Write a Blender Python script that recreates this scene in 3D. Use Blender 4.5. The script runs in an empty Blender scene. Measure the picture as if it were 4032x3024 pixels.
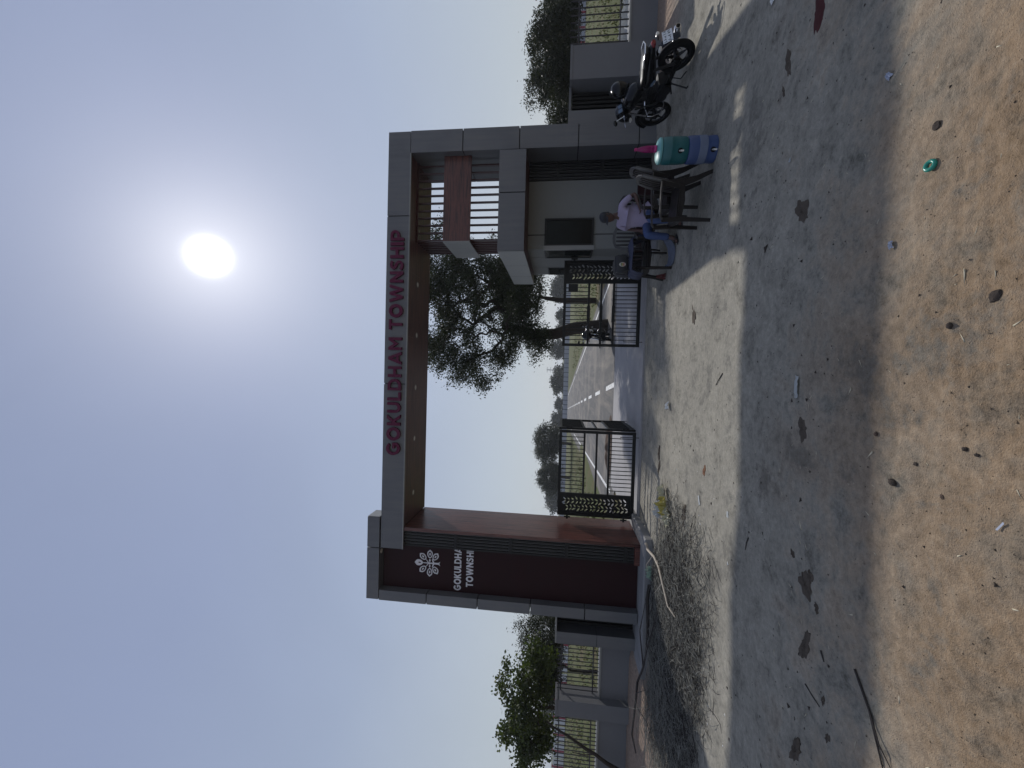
import bpy, bmesh, math, random
import numpy as np
from mathutils import Vector, Matrix, Euler

random.seed(7)
rng = np.random.default_rng(11)
sc = bpy.context.scene
COL = sc.collection
R = math.radians

# ------------------------------------------------------------------ camera
CAM_H = 1.75
F_PX, TILT, ROLL, YAW = 1618.72, 0.1200, 0.0294, -0.0216
def cam_axes():
    f0 = Vector((math.sin(YAW), math.cos(YAW), 0)); r0 = Vector((math.cos(YAW), -math.sin(YAW), 0)); u0 = Vector((0, 0, 1))
    f = f0 * math.cos(TILT) + u0 * math.sin(TILT); u = -f0 * math.sin(TILT) + u0 * math.cos(TILT)
    r = r0 * math.cos(ROLL) + u * math.sin(ROLL); uu = u * math.cos(ROLL) - r0 * math.sin(ROLL)
    return r, uu, f
_r, _u, _f = cam_axes()
cam_data = bpy.data.cameras.new('camera')
cam_data.sensor_fit = 'HORIZONTAL'; cam_data.sensor_width = 36.0
cam_data.lens = 36.0 * F_PX / 4032.0
cam_data.clip_start = 0.05; cam_data.clip_end = 6000
cam = bpy.data.objects.new('camera', cam_data); COL.objects.link(cam)
# the phone was held upright but the file lies on its side: world up points to the picture's left
mx, my, mz = -_u, _r, -_f
cam.matrix_world = Matrix(((mx.x, my.x, mz.x, 0), (mx.y, my.y, mz.y, 0), (mx.z, my.z, mz.z, CAM_H), (0, 0, 0, 1)))
sc.camera = cam

# ------------------------------------------------------------------ sky and sun
SUN_AZ, SUN_EL = R(16.5), R(42.2)          # azimuth to the right of the gate's normal (+Y)
sun_dir = Vector((math.sin(SUN_AZ) * math.cos(SUN_EL), math.cos(SUN_AZ) * math.cos(SUN_EL), math.sin(SUN_EL)))
world = bpy.data.worlds.new('World'); sc.world = world; world.use_nodes = True
wt = world.node_tree; wt.nodes.clear()
def wn(t, **k):
    n = wt.nodes.new(t)
    for a, b in k.items(): setattr(n, a, b)
    return n
wl = wt.links.new
sky = wn('ShaderNodeTexSky', sky_type='NISHITA', sun_disc=False, sun_elevation=SUN_EL, sun_rotation=SUN_AZ,
         altitude=0.0, air_density=1.0, dust_density=1.2, ozone_density=2.0)
hsv = wn('ShaderNodeHueSaturation'); hsv.inputs['Saturation'].default_value = 0.62; hsv.inputs['Value'].default_value = 1.0
wl(sky.outputs[0], hsv.inputs['Color'])
# the hazy air's own veil: pale grey low down, deeper lavender-blue overhead, faintly uneven
tc = wn('ShaderNodeTexCoord'); sepw = wn('ShaderNodeSeparateXYZ'); wl(tc.outputs['Generated'], sepw.inputs[0])
vr = wn('ShaderNodeValToRGB'); wl(sepw.outputs[2], vr.inputs[0]); ve = vr.color_ramp.elements
ve[0].position = 0.0; ve[0].color = (0.50, 0.545, 0.575, 1); ve[1].position = 1.0; ve[1].color = (0.24, 0.295, 0.46, 1)
for p_, c_ in ((0.12, (0.45, 0.51, 0.58, 1)), (0.38, (0.345, 0.415, 0.565, 1)), (0.65, (0.285, 0.345, 0.52, 1))):
    e_ = ve.new(p_); e_.color = c_
vn = wn('ShaderNodeTexNoise'); vn.inputs['Scale'].default_value = 1.6; vn.inputs['Detail'].default_value = 5; vn.inputs['Distortion'].default_value = 0.6; wl(tc.outputs['Generated'], vn.inputs['Vector'])
vm = wn('ShaderNodeMath', operation='MULTIPLY_ADD'); wl(vn.outputs[0], vm.inputs[0]); vm.inputs[1].default_value = 2.4; vm.inputs[2].default_value = 8.8
vv = wn('ShaderNodeMix', data_type='RGBA', blend_type='MULTIPLY'); vv.inputs[0].default_value = 1.0; wl(vr.outputs[0], vv.inputs[6]); wl(vm.outputs[0], vv.inputs[7])
veil = wn('ShaderNodeMix', data_type='RGBA', blend_type='MIX'); veil.inputs[0].default_value = 0.88
wl(hsv.outputs[0], veil.inputs[6]); wl(vv.outputs[2], veil.inputs[7])
# aureole of the sun in the haze
dot = wn('ShaderNodeVectorMath', operation='DOT_PRODUCT')
dot.inputs[1].default_value = sun_dir; wl(tc.outputs['Generated'], dot.inputs[0])
ac = wn('ShaderNodeMath', operation='ARCCOSINE'); wl(dot.outputs['Value'], ac.inputs[0])
def falloff(width, power, amp):
    d = wn('ShaderNodeMath', operation='DIVIDE'); wl(ac.outputs[0], d.inputs[0]); d.inputs[1].default_value = width
    p = wn('ShaderNodeMath', operation='POWER'); wl(d.outputs[0], p.inputs[0]); p.inputs[1].default_value = power
    m = wn('ShaderNodeMath', operation='MULTIPLY'); wl(p.outputs[0], m.inputs[0]); m.inputs[1].default_value = -1
    e = wn('ShaderNodeMath', operation='EXPONENT'); wl(m.outputs[0], e.inputs[0])
    a = wn('ShaderNodeMath', operation='MULTIPLY'); wl(e.outputs[0], a.inputs[0]); a.inputs[1].default_value = amp
    return a
core = falloff(R(1.2), 2.0, 60.0); glow = falloff(R(5.2), 1.0, 5.6)
add = wn('ShaderNodeMath', operation='ADD'); wl(core.outputs[0], add.inputs[0]); wl(glow.outputs[0], add.inputs[1])
gc = wn('ShaderNodeMix', data_type='RGBA', blend_type='MULTIPLY'); gc.inputs[0].default_value = 1.0
gc.inputs[7].default_value = (1.0, 0.97, 0.92, 1); wl(add.outputs[0], gc.inputs[6])
tot = wn('ShaderNodeMix', data_type='RGBA', blend_type='ADD'); tot.inputs[0].default_value = 1.0
wl(veil.outputs[2], tot.inputs[6]); wl(gc.outputs[2], tot.inputs[7])
bg = wn('ShaderNodeBackground'); bg.inputs['Strength'].default_value = 0.10
wl(tot.outputs[2], bg.inputs['Color'])
wo = wn('ShaderNodeOutputWorld'); wl(bg.outputs[0], wo.inputs['Surface'])

sun_data = bpy.data.lights.new('sun', 'SUN'); sun_data.energy = 3.0; sun_data.angle = R(1.1); sun_data.color = (1.0, 0.98, 0.945)
sun = bpy.data.objects.new('sun', sun_data); COL.objects.link(sun)
sun.rotation_euler = (-sun_dir).to_track_quat('-Z', 'Y').to_euler(); sun.location = (6, 20, 20)

sc.render.engine = 'CYCLES'
vs = sc.view_settings
vs.view_transform = 'Standard'; vs.look = 'None'; vs.exposure = 0.0; vs.gamma = 1.0; vs.use_curve_mapping = False
sc.cycles.max_bounces = 8; sc.cycles.volume_bounces = 0; sc.cycles.transparent_max_bounces = 8

# ------------------------------------------------------------------ material helpers
MATS = {}
class NT:
    def __init__(s, name):
        s.m = bpy.data.materials.new(name); s.m.use_nodes = True; s.t = s.m.node_tree; s.t.nodes.clear()
        s.out = s.n('ShaderNodeOutputMaterial'); s.b = s.n('ShaderNodeBsdfPrincipled'); s.l(s.b.outputs[0], s.out.inputs[0])
        s.tc = s.n('ShaderNodeTexCoord')
        MATS[name] = s.m
    def n(s, t, **k):
        n = s.t.nodes.new(t)
        for a, b in k.items(): setattr(n, a, b)
        return n
    def l(s, a, b): s.t.links.new(a, b)
    def coord(s, scale=(1, 1, 1), src='Object', rot=(0, 0, 0)):
        mp = s.n('ShaderNodeMapping'); mp.inputs['Scale'].default_value = scale; mp.inputs['Rotation'].default_value = rot
        if src == 'World':
            g = s.n('ShaderNodeNewGeometry'); s.l(g.outputs['Position'], mp.inputs[0])
        else: s.l(s.tc.outputs[src], mp.inputs[0])
        return mp.outputs[0]
    def noise(s, vec, scale, detail=4, rough=0.6, dist=0.0):
        n = s.n('ShaderNodeTexNoise'); n.inputs['Scale'].default_value = scale; n.inputs['Detail'].default_value = detail
        n.inputs['Roughness'].default_value = rough; n.inputs['Distortion'].default_value = dist; s.l(vec, n.inputs['Vector'])
        return n.outputs[0]
    def ramp(s, fac, stops):
        r = s.n('ShaderNodeValToRGB'); s.l(fac, r.inputs[0]); e = r.color_ramp.elements
        while len(e) > 1: e.remove(e[-1])
        e[0].position = stops[0][0]; e[0].color = c4(stops[0][1])
        for p, c in stops[1:]:
            x = e.new(p); x.color = c4(c)
        return r.outputs[0]
    def mix(s, fac, a, b, mode='MIX'):
        m = s.n('ShaderNodeMix', data_type='RGBA', blend_type=mode)
        for i, v in ((0, fac), (6, a), (7, b)):
            if isinstance(v, (int, float)): m.inputs[i].default_value = v if i == 0 else (v, v, v, 1)
            elif isinstance(v, (tuple, list)): m.inputs[i].default_value = c4(v)
            else: s.l(v, m.inputs[i])
        return m.outputs[2]
    def math(s, op, a, b=None, clamp=False):
        m = s.n('ShaderNodeMath', operation=op); m.use_clamp = clamp
        for i, v in ((0, a), (1, b)):
            if v is None: continue
            if isinstance(v, (int, float)): m.inputs[i].default_value = v
            else: s.l(v, m.inputs[i])
        return m.outputs[0]
    def bump(s, h, strength, dist=0.01):
        b = s.n('ShaderNodeBump'); b.inputs['Strength'].default_value = strength; b.inputs['Distance'].default_value = dist
        s.l(h, b.inputs['Height']); s.l(b.outputs[0], s.b.inputs['Normal'])
    def set(s, color=None, rough=None, metal=None, spec=None, **k):
        def put(i, v):
            if v is None: return
            if isinstance(v, (int, float)): s.b.inputs[i].default_value = v
            elif isinstance(v, (tuple, list)): s.b.inputs[i].default_value = c4(v)
            else: s.l(v, s.b.inputs[i])
        put('Base Color', color); put('Roughness', rough); put('Metallic', metal); put('Specular IOR Level', spec)
        for a, b in k.items(): put(a, b)
        return s.m
def c4(c): return tuple(c) + (1,) if len(c) == 3 else tuple(c)
def scl(c, k): return tuple(x * k for x in c)

def plain(name, col, rough=0.5, metal=0.0, var=0.18, scale=6.0, bump=0.0, bscale=60, spec=0.5, src='Object'):
    """a coloured surface with mottled dirt, uneven gloss and optional fine relief"""
    t = NT(name); v = t.coord(src=src)
    n = t.noise(v, scale, 5, 0.65); n2 = t.noise(v, scale * 9, 3, 0.6)
    f = t.math('MULTIPLY_ADD', n2, 0.35); t.t.nodes[-1].inputs[2].default_value = 0.0
    m = t.math('ADD', t.math('MULTIPLY', n, 0.75), t.math('MULTIPLY', n2, 0.25))
    c = t.ramp(m, [(0.25, scl(col, 1 - var)), (0.55, col), (0.8, scl(col, 1 + var))])
    rr = t.ramp(n, [(0.3, (max(rough - .08, 0.02),) * 3), (0.75, (min(rough + .1, 1),) * 3)])
    if bump: t.bump(t.noise(v, bscale, 4, 0.7), bump, 0.01)
    return t.set(c, rr, metal, spec)

def wood(name, col, col2, axis='Z', rough=0.32):
    t = NT(name)
    s = {'Z': (7, 7, 0.22), 'X': (0.22, 7, 7), 'Y': (7, 0.22, 7)}[axis]
    v = t.coord(s); n = t.noise(v, 2.2, 7, 0.72, 0.8); n2 = t.noise(v, 9.0, 4, 0.6)
    m = t.math('ADD', t.math('MULTIPLY', n, 0.7), t.math('MULTIPLY', n2, 0.3))
    c = t.ramp(m, [(0.36, scl(col, 0.2)), (0.45, col), (0.51, scl(col2, 1.7)), (0.56, scl(col, 0.45)), (0.66, col2)])
    t.bump(m, 0.08, 0.01)
    return t.set(c, t.ramp(m, [(0.3, (rough,) * 3), (0.7, (rough + 0.14,) * 3)]), 0, 0.5)

def leaf_mat(name, col, trans=0.45):
    t = NT(name); v = t.coord(src='World')
    n = t.noise(v, 2.3, 3, 0.6); g = t.n('ShaderNodeNewGeometry')
    a = t.ramp(n, [(0.3, scl(col, 0.55)), (0.55, col), (0.78, (col[0] * 1.7, col[1] * 1.45, col[2] * 1.1))])
    c = t.mix(t.math('MULTIPLY', g.outputs['Random Per Island'], 0.55), a, scl(col, 0.45))
    t.set(c, 0.55, 0, 0.3)
    tr = t.n('ShaderNodeBsdfTranslucent'); t.l(t.mix(1.0, c, (1.1, 1.25, 0.5), 'MULTIPLY'), tr.inputs[0])
    ms = t.n('ShaderNodeMixShader'); ms.inputs[0].default_value = trans
    t.l(t.b.outputs[0], ms.inputs[1]); t.l(tr.outputs[0], ms.inputs[2]); t.l(ms.outputs[0], t.out.inputs[0])
    return t.m

M = {}
# composite panel: grey with dust streaks running down
def acp(name, col):
    t = NT(name); v = t.coord((1, 1, 1)); vs_ = t.coord((9, 9, 0.6))
    n = t.noise(v, 1.3, 4, 0.6); st = t.noise(vs_, 1.6, 5, 0.6)
    m = t.math('ADD', t.math('MULTIPLY', n, 0.55), t.math('MULTIPLY', st, 0.45))
    c = t.ramp(m, [(0.3, scl(col, 0.76)), (0.5, col), (0.72, (col[0] * 1.3, col[1] * 1.24, col[2] * 1.14))])
    g = t.noise(v, 400, 2, 0.5); t.bump(g, 0.03, 0.002)
    return t.set(c, t.ramp(m, [(0.3, (0.36,) * 3), (0.7, (0.5,) * 3)]), 0.15, 0.5)
M['acp'] = acp('grey_panel', (0.108, 0.110, 0.118))
M['acp_pale_lit'] = acp('pale_lit_panel', (0.20, 0.20, 0.195))  # pale trim, and grey panel faces with the light on them put into colour
M['joint'] = plain('joint_black', (0.012, 0.012, 0.013), 0.8)  # near-black backing seen in the panel joints
M['wood_z'] = wood('wood_upright', (0.060, 0.0185, 0.015), (0.092, 0.032, 0.024), 'Z', 0.24)
M['wood_x'] = wood('wood_lengthwise', (0.05, 0.0145, 0.0115), (0.074, 0.024, 0.018), 'X', 0.34)
M['maroon_panel'] = plain('maroon_panel', (0.024, 0.008, 0.0095), 0.5, 0, 0.16, 3, spec=0.12)
M['maroon_bar'] = plain('maroon_bar', (0.042, 0.011, 0.012), 0.35, 0, 0.15, 5)
M['black_metal'] = plain('black_paint', (0.009, 0.009, 0.009), 0.45, 0.0, 0.3, 8, spec=0.3)
M['black_dusty'] = plain('black_dusty', (0.014, 0.0135, 0.013), 0.55, 0.0, 0.4, 5, spec=0.3)
M['letter'] = plain('magenta_acrylic', (0.088, 0.005, 0.034), 0.5, 0, 0.12, 5, spec=0.2)
M['letter_side'] = plain('dark_acrylic', (0.05, 0.006, 0.02), 0.4)
M['white_letter'] = plain('white_acrylic', (0.62, 0.62, 0.66), 0.35, 0, 0.08, 5)
M['lamp_glass'] = plain('lamp_glass', (0.62, 0.6, 0.56), 0.3)
M['concrete'] = plain('concrete', (0.235, 0.23, 0.225), 0.85, 0, 0.22, 2.5, 0.25, 90, 0.3, 'World')
M['paint_grey'] = plain('wall_paint_grey', (0.14, 0.14, 0.146), 0.75, 0, 0.12, 1.6, 0.12, 140, 0.3, 'World')
M['paint_cream'] = plain('wall_paint_cream', (0.168, 0.17, 0.162), 0.7, 0, 0.1, 1.4, 0.08, 140, 0.3, 'World')
M['steel'] = plain('chrome', (0.62, 0.62, 0.64), 0.16, 1.0, 0.1, 12)
M['rail_paint'] = plain('railing_paint', (0.022, 0.02, 0.026), 0.42, 0.1, 0.3, 10)
def glass(name, col=(0.005, 0.006, 0.006)):
    t = NT(name); n = t.noise(t.coord(), 3, 4, 0.7)
    return t.set(t.ramp(n, [(0.35, col), (0.75, scl(col, 2.2))]), t.ramp(n, [(0.3, (0.06,) * 3), (0.8, (0.22,) * 3)]), 0, 0.12)
M['dark_glass'] = glass('dark_glass')

# ------------------------------------------------------------------ mesh builder
class MB:
    def __init__(s): s.v = []; s.f = []
    def raw(s, v, f):
        o = len(s.v); s.v += [tuple(p) for p in v]; s.f += [tuple(i + o for i in q) for q in f]; return s
    def box(s, x0, x1, y0, y1, z0, z1, mat=None):
        v = [(x, y, z) for z in (z0, z1) for y in (y0, y1) for x in (x0, x1)]
        if mat is not None: v = [mat @ Vector(p) for p in v]
        return s.raw(v, [(0, 2, 3, 1), (4, 5, 7, 6), (0, 1, 5, 4), (2, 6, 7, 3), (0, 4, 6, 2), (1, 3, 7, 5)])
    def cbox(s, c, d, rot=None):
        m = Matrix.Translation(Vector(c)) @ ((rot if isinstance(rot, Matrix) else Euler(rot).to_matrix().to_4x4()) if rot is not None else Matrix())
        return s.box(-d[0] / 2, d[0] / 2, -d[1] / 2, d[1] / 2, -d[2] / 2, d[2] / 2, m)
    def tube(s, pts, rad, n=8, cap=True, flat=1.0):
        pts = [Vector(p) for p in pts]; k = len(pts)
        rad = [rad] * k if isinstance(rad, (int, float)) else rad
        up = None; rings = []
        for i, p in enumerate(pts):
            t = (pts[min(i + 1, k - 1)] - pts[max(i - 1, 0)])
            if t.length < 1e-9: t = Vector((0, 0, 1))
            t.normalize()
            if up is None:
                up = Vector((0, 0, 1)) if abs(t.z) < 0.9 else Vector((1, 0, 0))
            a = (up - t * up.dot(t))
            if a.length < 1e-6: a = t.orthogonal()
            a.normalize(); b = t.cross(a); up = a
            rings.append([p + (a * math.cos(2 * math.pi * j / n) + b * math.sin(2 * math.pi * j / n) * flat) * rad[i] for j in range(n)])
        o = len(s.v)
        for r_ in rings: s.v += [tuple(q) for q in r_]
        for i in range(k - 1):
            for j in range(n):
                s.f.append((o + i * n + j, o + i * n + (j + 1) % n, o + (i + 1) * n + (j + 1) % n, o + (i + 1) * n + j))
        if cap:
            s.f.append(tuple(o + j for j in reversed(range(n)))); s.f.append(tuple(o + (k - 1) * n + j for j in range(n)))
        return s
    def lathe(s, prof, n=24, mat=None, cap=True):
        """profile of (radius, z)"""
        o = len(s.v); k = len(prof)
        for r_, z in prof:
            for j in range(n):
                p = Vector((r_ * math.cos(2 * math.pi * j / n), r_ * math.sin(2 * math.pi * j / n), z))
                s.v.append(tuple(mat @ p if mat is not None else p))
        for i in range(k - 1):
            for j in range(n):
                s.f.append((o + i * n + j, o + i * n + (j + 1) % n, o + (i + 1) * n + (j + 1) % n, o + (i + 1) * n + j))
        if cap:
            s.f.append(tuple(o + j for j in reversed(range(n)))); s.f.append(tuple(o + (k - 1) * n + j for j in range(n)))
        return s
    def torus(s, R0, r0, n=32, k=10, mat=None, sx=1.0):
        """ring about local X: lies in the YZ plane"""
        o = len(s.v)
        for i in range(n):
            a = 2 * math.pi * i / n
            for j in range(k):
                b = 2 * math.pi * j / k
                p = Vector((r0 * sx * math.sin(b), (R0 + r0 * math.cos(b)) * math.cos(a), (R0 + r0 * math.cos(b)) * math.sin(a)))
                s.v.append(tuple(mat @ p if mat is not None else p))
        for i in range(n):
            for j in range(k):
                s.f.append((o + i * k + j, o + ((i + 1) % n) * k + j, o + ((i + 1) % n) * k + (j + 1) % k, o + i * k + (j + 1) % k))
        return s
    def loft(s, secs, n=14, cap=True, power=2.0):
        """sections (center, half width along X', half height along Z', axes) -> superellipse rings"""
        o = len(s.v)
        for c, hw, hh, ax, az in secs:
            c, ax, az = Vector(c), Vector(ax), Vector(az)
            for j in range(n):
                a = 2 * math.pi * j / n; ca, sa = math.cos(a), math.sin(a)
                e = 2.0 / power
                s.v.append(tuple(c + ax * hw * math.copysign(abs(ca) ** e, ca) + az * hh * math.copysign(abs(sa) ** e, sa)))
        for i in range(len(secs) - 1):
            for j in range(n):
                s.f.append((o + i * n + j, o + i * n + (j + 1) % n, o + (i + 1) * n + (j + 1) % n, o + (i + 1) * n + j))
        if cap:
            s.f.append(tuple(o + j for j in reversed(range(n)))); s.f.append(tuple(o + (len(secs) - 1) * n + j for j in range(n)))
        return s
    def prism(s, poly, y0, y1):
        """polygon in XZ pushed along Y"""
        n = len(poly); o = len(s.v)
        s.v += [(x, y0, z) for x, z in poly] + [(x, y1, z) for x, z in poly]
        s.f.append(tuple(o + i for i in range(n))); s.f.append(tuple(o + n + i for i in reversed(range(n))))
        for i in range(n): s.f.append((o + i, o + n + i, o + n + (i + 1) % n, o + (i + 1) % n))
        return s
    def mesh(s, name, mat=None, smooth=False, fix=True):
        me = bpy.data.meshes.new(name); me.from_pydata(s.v, [], s.f)
        if fix:
            bm = bmesh.new(); bm.from_mesh(me); bmesh.ops.recalc_face_normals(bm, faces=bm.faces); bm.to_mesh(me); bm.free()
        if mat is not None: me.materials.append(mat)
        if smooth:
            me.polygons.foreach_set('use_smooth', [True] * len(me.polygons))
            try: me.set_sharp_from_angle(angle=R(40))
            except Exception: pass
        me.update(); return me
    def build(s, name, mat, parent=None, smooth=False, fix=True, bevel=0.0):
        me = s.mesh(name, mat, smooth, fix)
        if bevel:
            bm = bmesh.new(); bm.from_mesh(me)
            bmesh.ops.bevel(bm, geom=[e for e in bm.edges if len(e.link_faces) == 2 and e.calc_face_angle(0) > 0.6], offset=bevel, segments=1, affect='EDGES')
            bm.to_mesh(me); bm.free()
        return link(name, me, parent)

def link(name, me, parent=None):
    o = bpy.data.objects.new(name, me); COL.objects.link(o)
    if parent is not None: o.parent = parent
    return o
def tag(o, label, cat, group=None, kind=None):
    if label: o['label'] = label
    if cat: o['category'] = cat
    if group: o['group'] = group
    if kind: o['kind'] = kind
    return o
def thing(name, label, cat, loc=(0, 0, 0), rz=0.0, group=None):
    o = bpy.data.objects.new(name, None); COL.objects.link(o); o.location = loc; o.rotation_euler = (0, 0, rz)
    o.empty_display_size = 0.2
    return tag(o, label, cat, group)
def struct(o): o['kind'] = 'structure'; return o
def copy_tree(o, parent=None):
    c = o.copy(); COL.objects.link(c)
    if parent is not None: c.parent = parent
    for ch in list(o.children): copy_tree(ch, c)
    return c
def box(name, x0, x1, y0, y1, z0, z1, mat, parent=None, bevel=0.0):
    return MB().box(x0, x1, y0, y1, z0, z1).build(name, mat, parent, bevel=bevel)
def smoothstep(t):
    t = np.clip(t, 0, 1); return t * t * (3 - 2 * t)

# value noise in numpy (for relief of real geometry)
_perm = rng.random((256, 256))
def vnoise(x, y):
    xi = np.floor(x).astype(int); yi = np.floor(y).astype(int); fx = x - xi; fy = y - yi
    fx = fx * fx * (3 - 2 * fx); fy = fy * fy * (3 - 2 * fy)
    g = lambda a, b: _perm[a & 255, b & 255]
    return (g(xi, yi) * (1 - fx) + g(xi + 1, yi) * fx) * (1 - fy) + (g(xi, yi + 1) * (1 - fx) + g(xi + 1, yi + 1) * fx) * fy - 0.5
def fbm(x, y, o=4):
    s = 0; a = 1.0
    for i in range(o): s = s + a * vnoise(x * 2 ** i + 17.3 * i, y * 2 ** i + 5.1 * i); a *= 0.5
    return s

def text_mesh(ch, size, depth, bold, mat, name):
    cu = bpy.data.curves.new('glyph', 'FONT'); cu.body = ch; cu.size = size; cu.extrude = depth / 2; cu.offset = bold
    cu.resolution_u = 4
    ob = bpy.data.objects.new('glyph', cu); COL.objects.link(ob)
    bpy.context.view_layer.update()
    me = bpy.data.meshes.new_from_object(ob.evaluated_get(bpy.context.evaluated_depsgraph_get()))
    bpy.data.objects.remove(ob); bpy.data.curves.remove(cu)
    me.name = name; me.materials.clear(); me.materials.append(mat); return me

def plate_with_holes(name, outer, holes, thick, mat):
    """flat plate in local XY with real cut-outs"""
    cu = bpy.data.curves.new('plate', 'CURVE'); cu.dimensions = '2D'; cu.fill_mode = 'BOTH'; cu.extrude = thick / 2
    for poly in [outer] + holes:
        sp = cu.splines.new('POLY'); sp.points.add(len(poly) - 1)
        for p, q in zip(sp.points, poly): p.co = (q[0], q[1], 0, 1)
        sp.use_cyclic_u = True
    ob = bpy.data.objects.new('plate', cu); COL.objects.link(ob); bpy.context.view_layer.update()
    me = bpy.data.meshes.new_from_object(ob.evaluated_get(bpy.context.evaluated_depsgraph_get()))
    bpy.data.objects.remove(ob); bpy.data.curves.remove(cu)
    me.name = name; me.materials.clear(); me.materials.append(mat); return me
def leaf_poly(cx, cy, ang, ln, wd, n=5):
    """pointed leaf outline starting at (cx,cy) going along ang"""
    up, dn = [], []
    for i in range(n + 1):
        t = i / n; w = wd * math.sin(math.pi * t) ** 0.85 * (1 - 0.25 * t)
        up.append((t * ln, w / 2)); dn.append((t * ln, -w / 2))
    pts = up + dn[-2:0:-1]
    ca, sa = math.cos(ang), math.sin(ang)
    return [(cx + x * ca - y * sa, cy + x * sa + y * ca) for x, y in pts]
UPRIGHT = Matrix.Rotation(R(90), 4, 'X')      # local XY -> world XZ, front towards -Y

# ---- sans capitals drawn as outlines (unit height)
def arc(cx, cy, r_, a0, a1, n=14): return [(cx + r_ * math.cos(R(a0 + (a1 - a0) * i / n)), cy + r_ * math.sin(R(a0 + (a1 - a0) * i / n))) for i in range(n + 1)]
def thick(pts, w):
    l_, r_ = [], []
    for i, q in enumerate(pts):
        a, b = pts[max(i - 1, 0)], pts[min(i + 1, len(pts) - 1)]; d = math.hypot(b[0] - a[0], b[1] - a[1]); nx_, ny_ = -(b[1] - a[1]) / d, (b[0] - a[0]) / d
        l_.append((q[0] + nx_ * w / 2, q[1] + ny_ * w / 2)); r_.append((q[0] - nx_ * w / 2, q[1] - ny_ * w / 2))
    return l_ + r_[::-1]
_w = 0.235
GLYPH = {
 'I': ([(0, 0), (0, 1), (_w, 1), (_w, 0)], [], _w), 'L': ([(0, 0), (0, 1), (_w, 1), (_w, .19), (.66, .19), (.66, 0)], [], .66),
 'T': ([(.29, 0), (.29, .81), (0, .81), (0, 1), (.80, 1), (.80, .81), (.51, .81), (.51, 0)], [], .80),
 'H': ([(0, 0), (0, 1), (_w, 1), (_w, .60), (.63, .60), (.63, 1), (.845, 1), (.845, 0), (.63, 0), (.63, .40), (_w, .40), (_w, 0)], [], .845),
 'K': ([(0, 0), (0, 1), (_w, 1), (_w, .58), (.56, 1), (.83, 1), (.45, .54), (.86, 0), (.59, 0), (.30, .39), (_w, .29), (_w, 0)], [], .86),
 'A': ([(0, 0), (.39, 1), (.61, 1), (1.0, 0), (.77, 0), (.69, .20), (.31, .20), (.23, 0)], [[(.38, .385), (.62, .385), (.50, .70)]], 1.0),
 'M': ([(0, 0), (0, 1), (.22, 1), (.49, .57), (.76, 1), (.98, 1), (.98, 0), (.765, 0), (.765, .66), (.49, .24), (.215, .66), (.215, 0)], [], .98),
 'W': ([(0, 1), (.235, 1), (.415, .36), (.60, 1), (.79, 1), (.975, .36), (1.155, 1), (1.39, 1), (1.075, 0), (.885, 0), (.695, .62), (.505, 0), (.315, 0)], [], 1.39),
 'N': ([(0, 0), (0, 1), (.20, 1), (.635, .42), (.635, 1), (.85, 1), (.85, 0), (.665, 0), (.215, .60), (.215, 0)], [], .85),
 'O': (arc(.52, .5, .52, 0, 350, 35), [arc(.52, .5, .285, 0, 345, 23)], 1.04),
 'U': ([(0, 1), (0, .42)] + arc(.41, .41, .41, 180, 360, 16) + [(.82, 1), (.605, 1)] + arc(.41, .41, .195, 360, 180, 12) + [(.215, 1)], [], .82),
 'D': ([(0, 0), (0, 1), (.38, 1)] + arc(.40, .5, .5, 88, -88, 18) + [(.38, 0)], [[(.215, .195), (.215, .805), (.38, .805)] + arc(.39, .5, .305, 86, -86, 12) + [(.38, .195)]], .90),
 'P': ([(0, 0), (0, 1), (.43, 1)] + arc(.45, .655, .345, 88, -88, 14) + [(.215, .31), (.215, 0)], [[(.215, .50), (.215, .81), (.43, .81)] + arc(.44, .655, .155, 86, -86, 10) + [(.43, .50)]], .795),
 'G': (arc(.52, .5, .52, 42, 320, 30) + [(.965, .21), (.965, .56), (.52, .56), (.52, .375), (.765, .375), (.765, .285)] + arc(.52, .5, .305, 318, 48, 24), [], 1.0),
 'S': (thick([(.66, .80), (.56, .875), (.40, .905), (.22, .87), (.125, .755), (.17, .635), (.34, .555), (.50, .485), (.605, .375), (.585, .22), (.46, .115), (.30, .095), (.14, .14), (.02, .235)], .205), [], .76),
}

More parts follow.
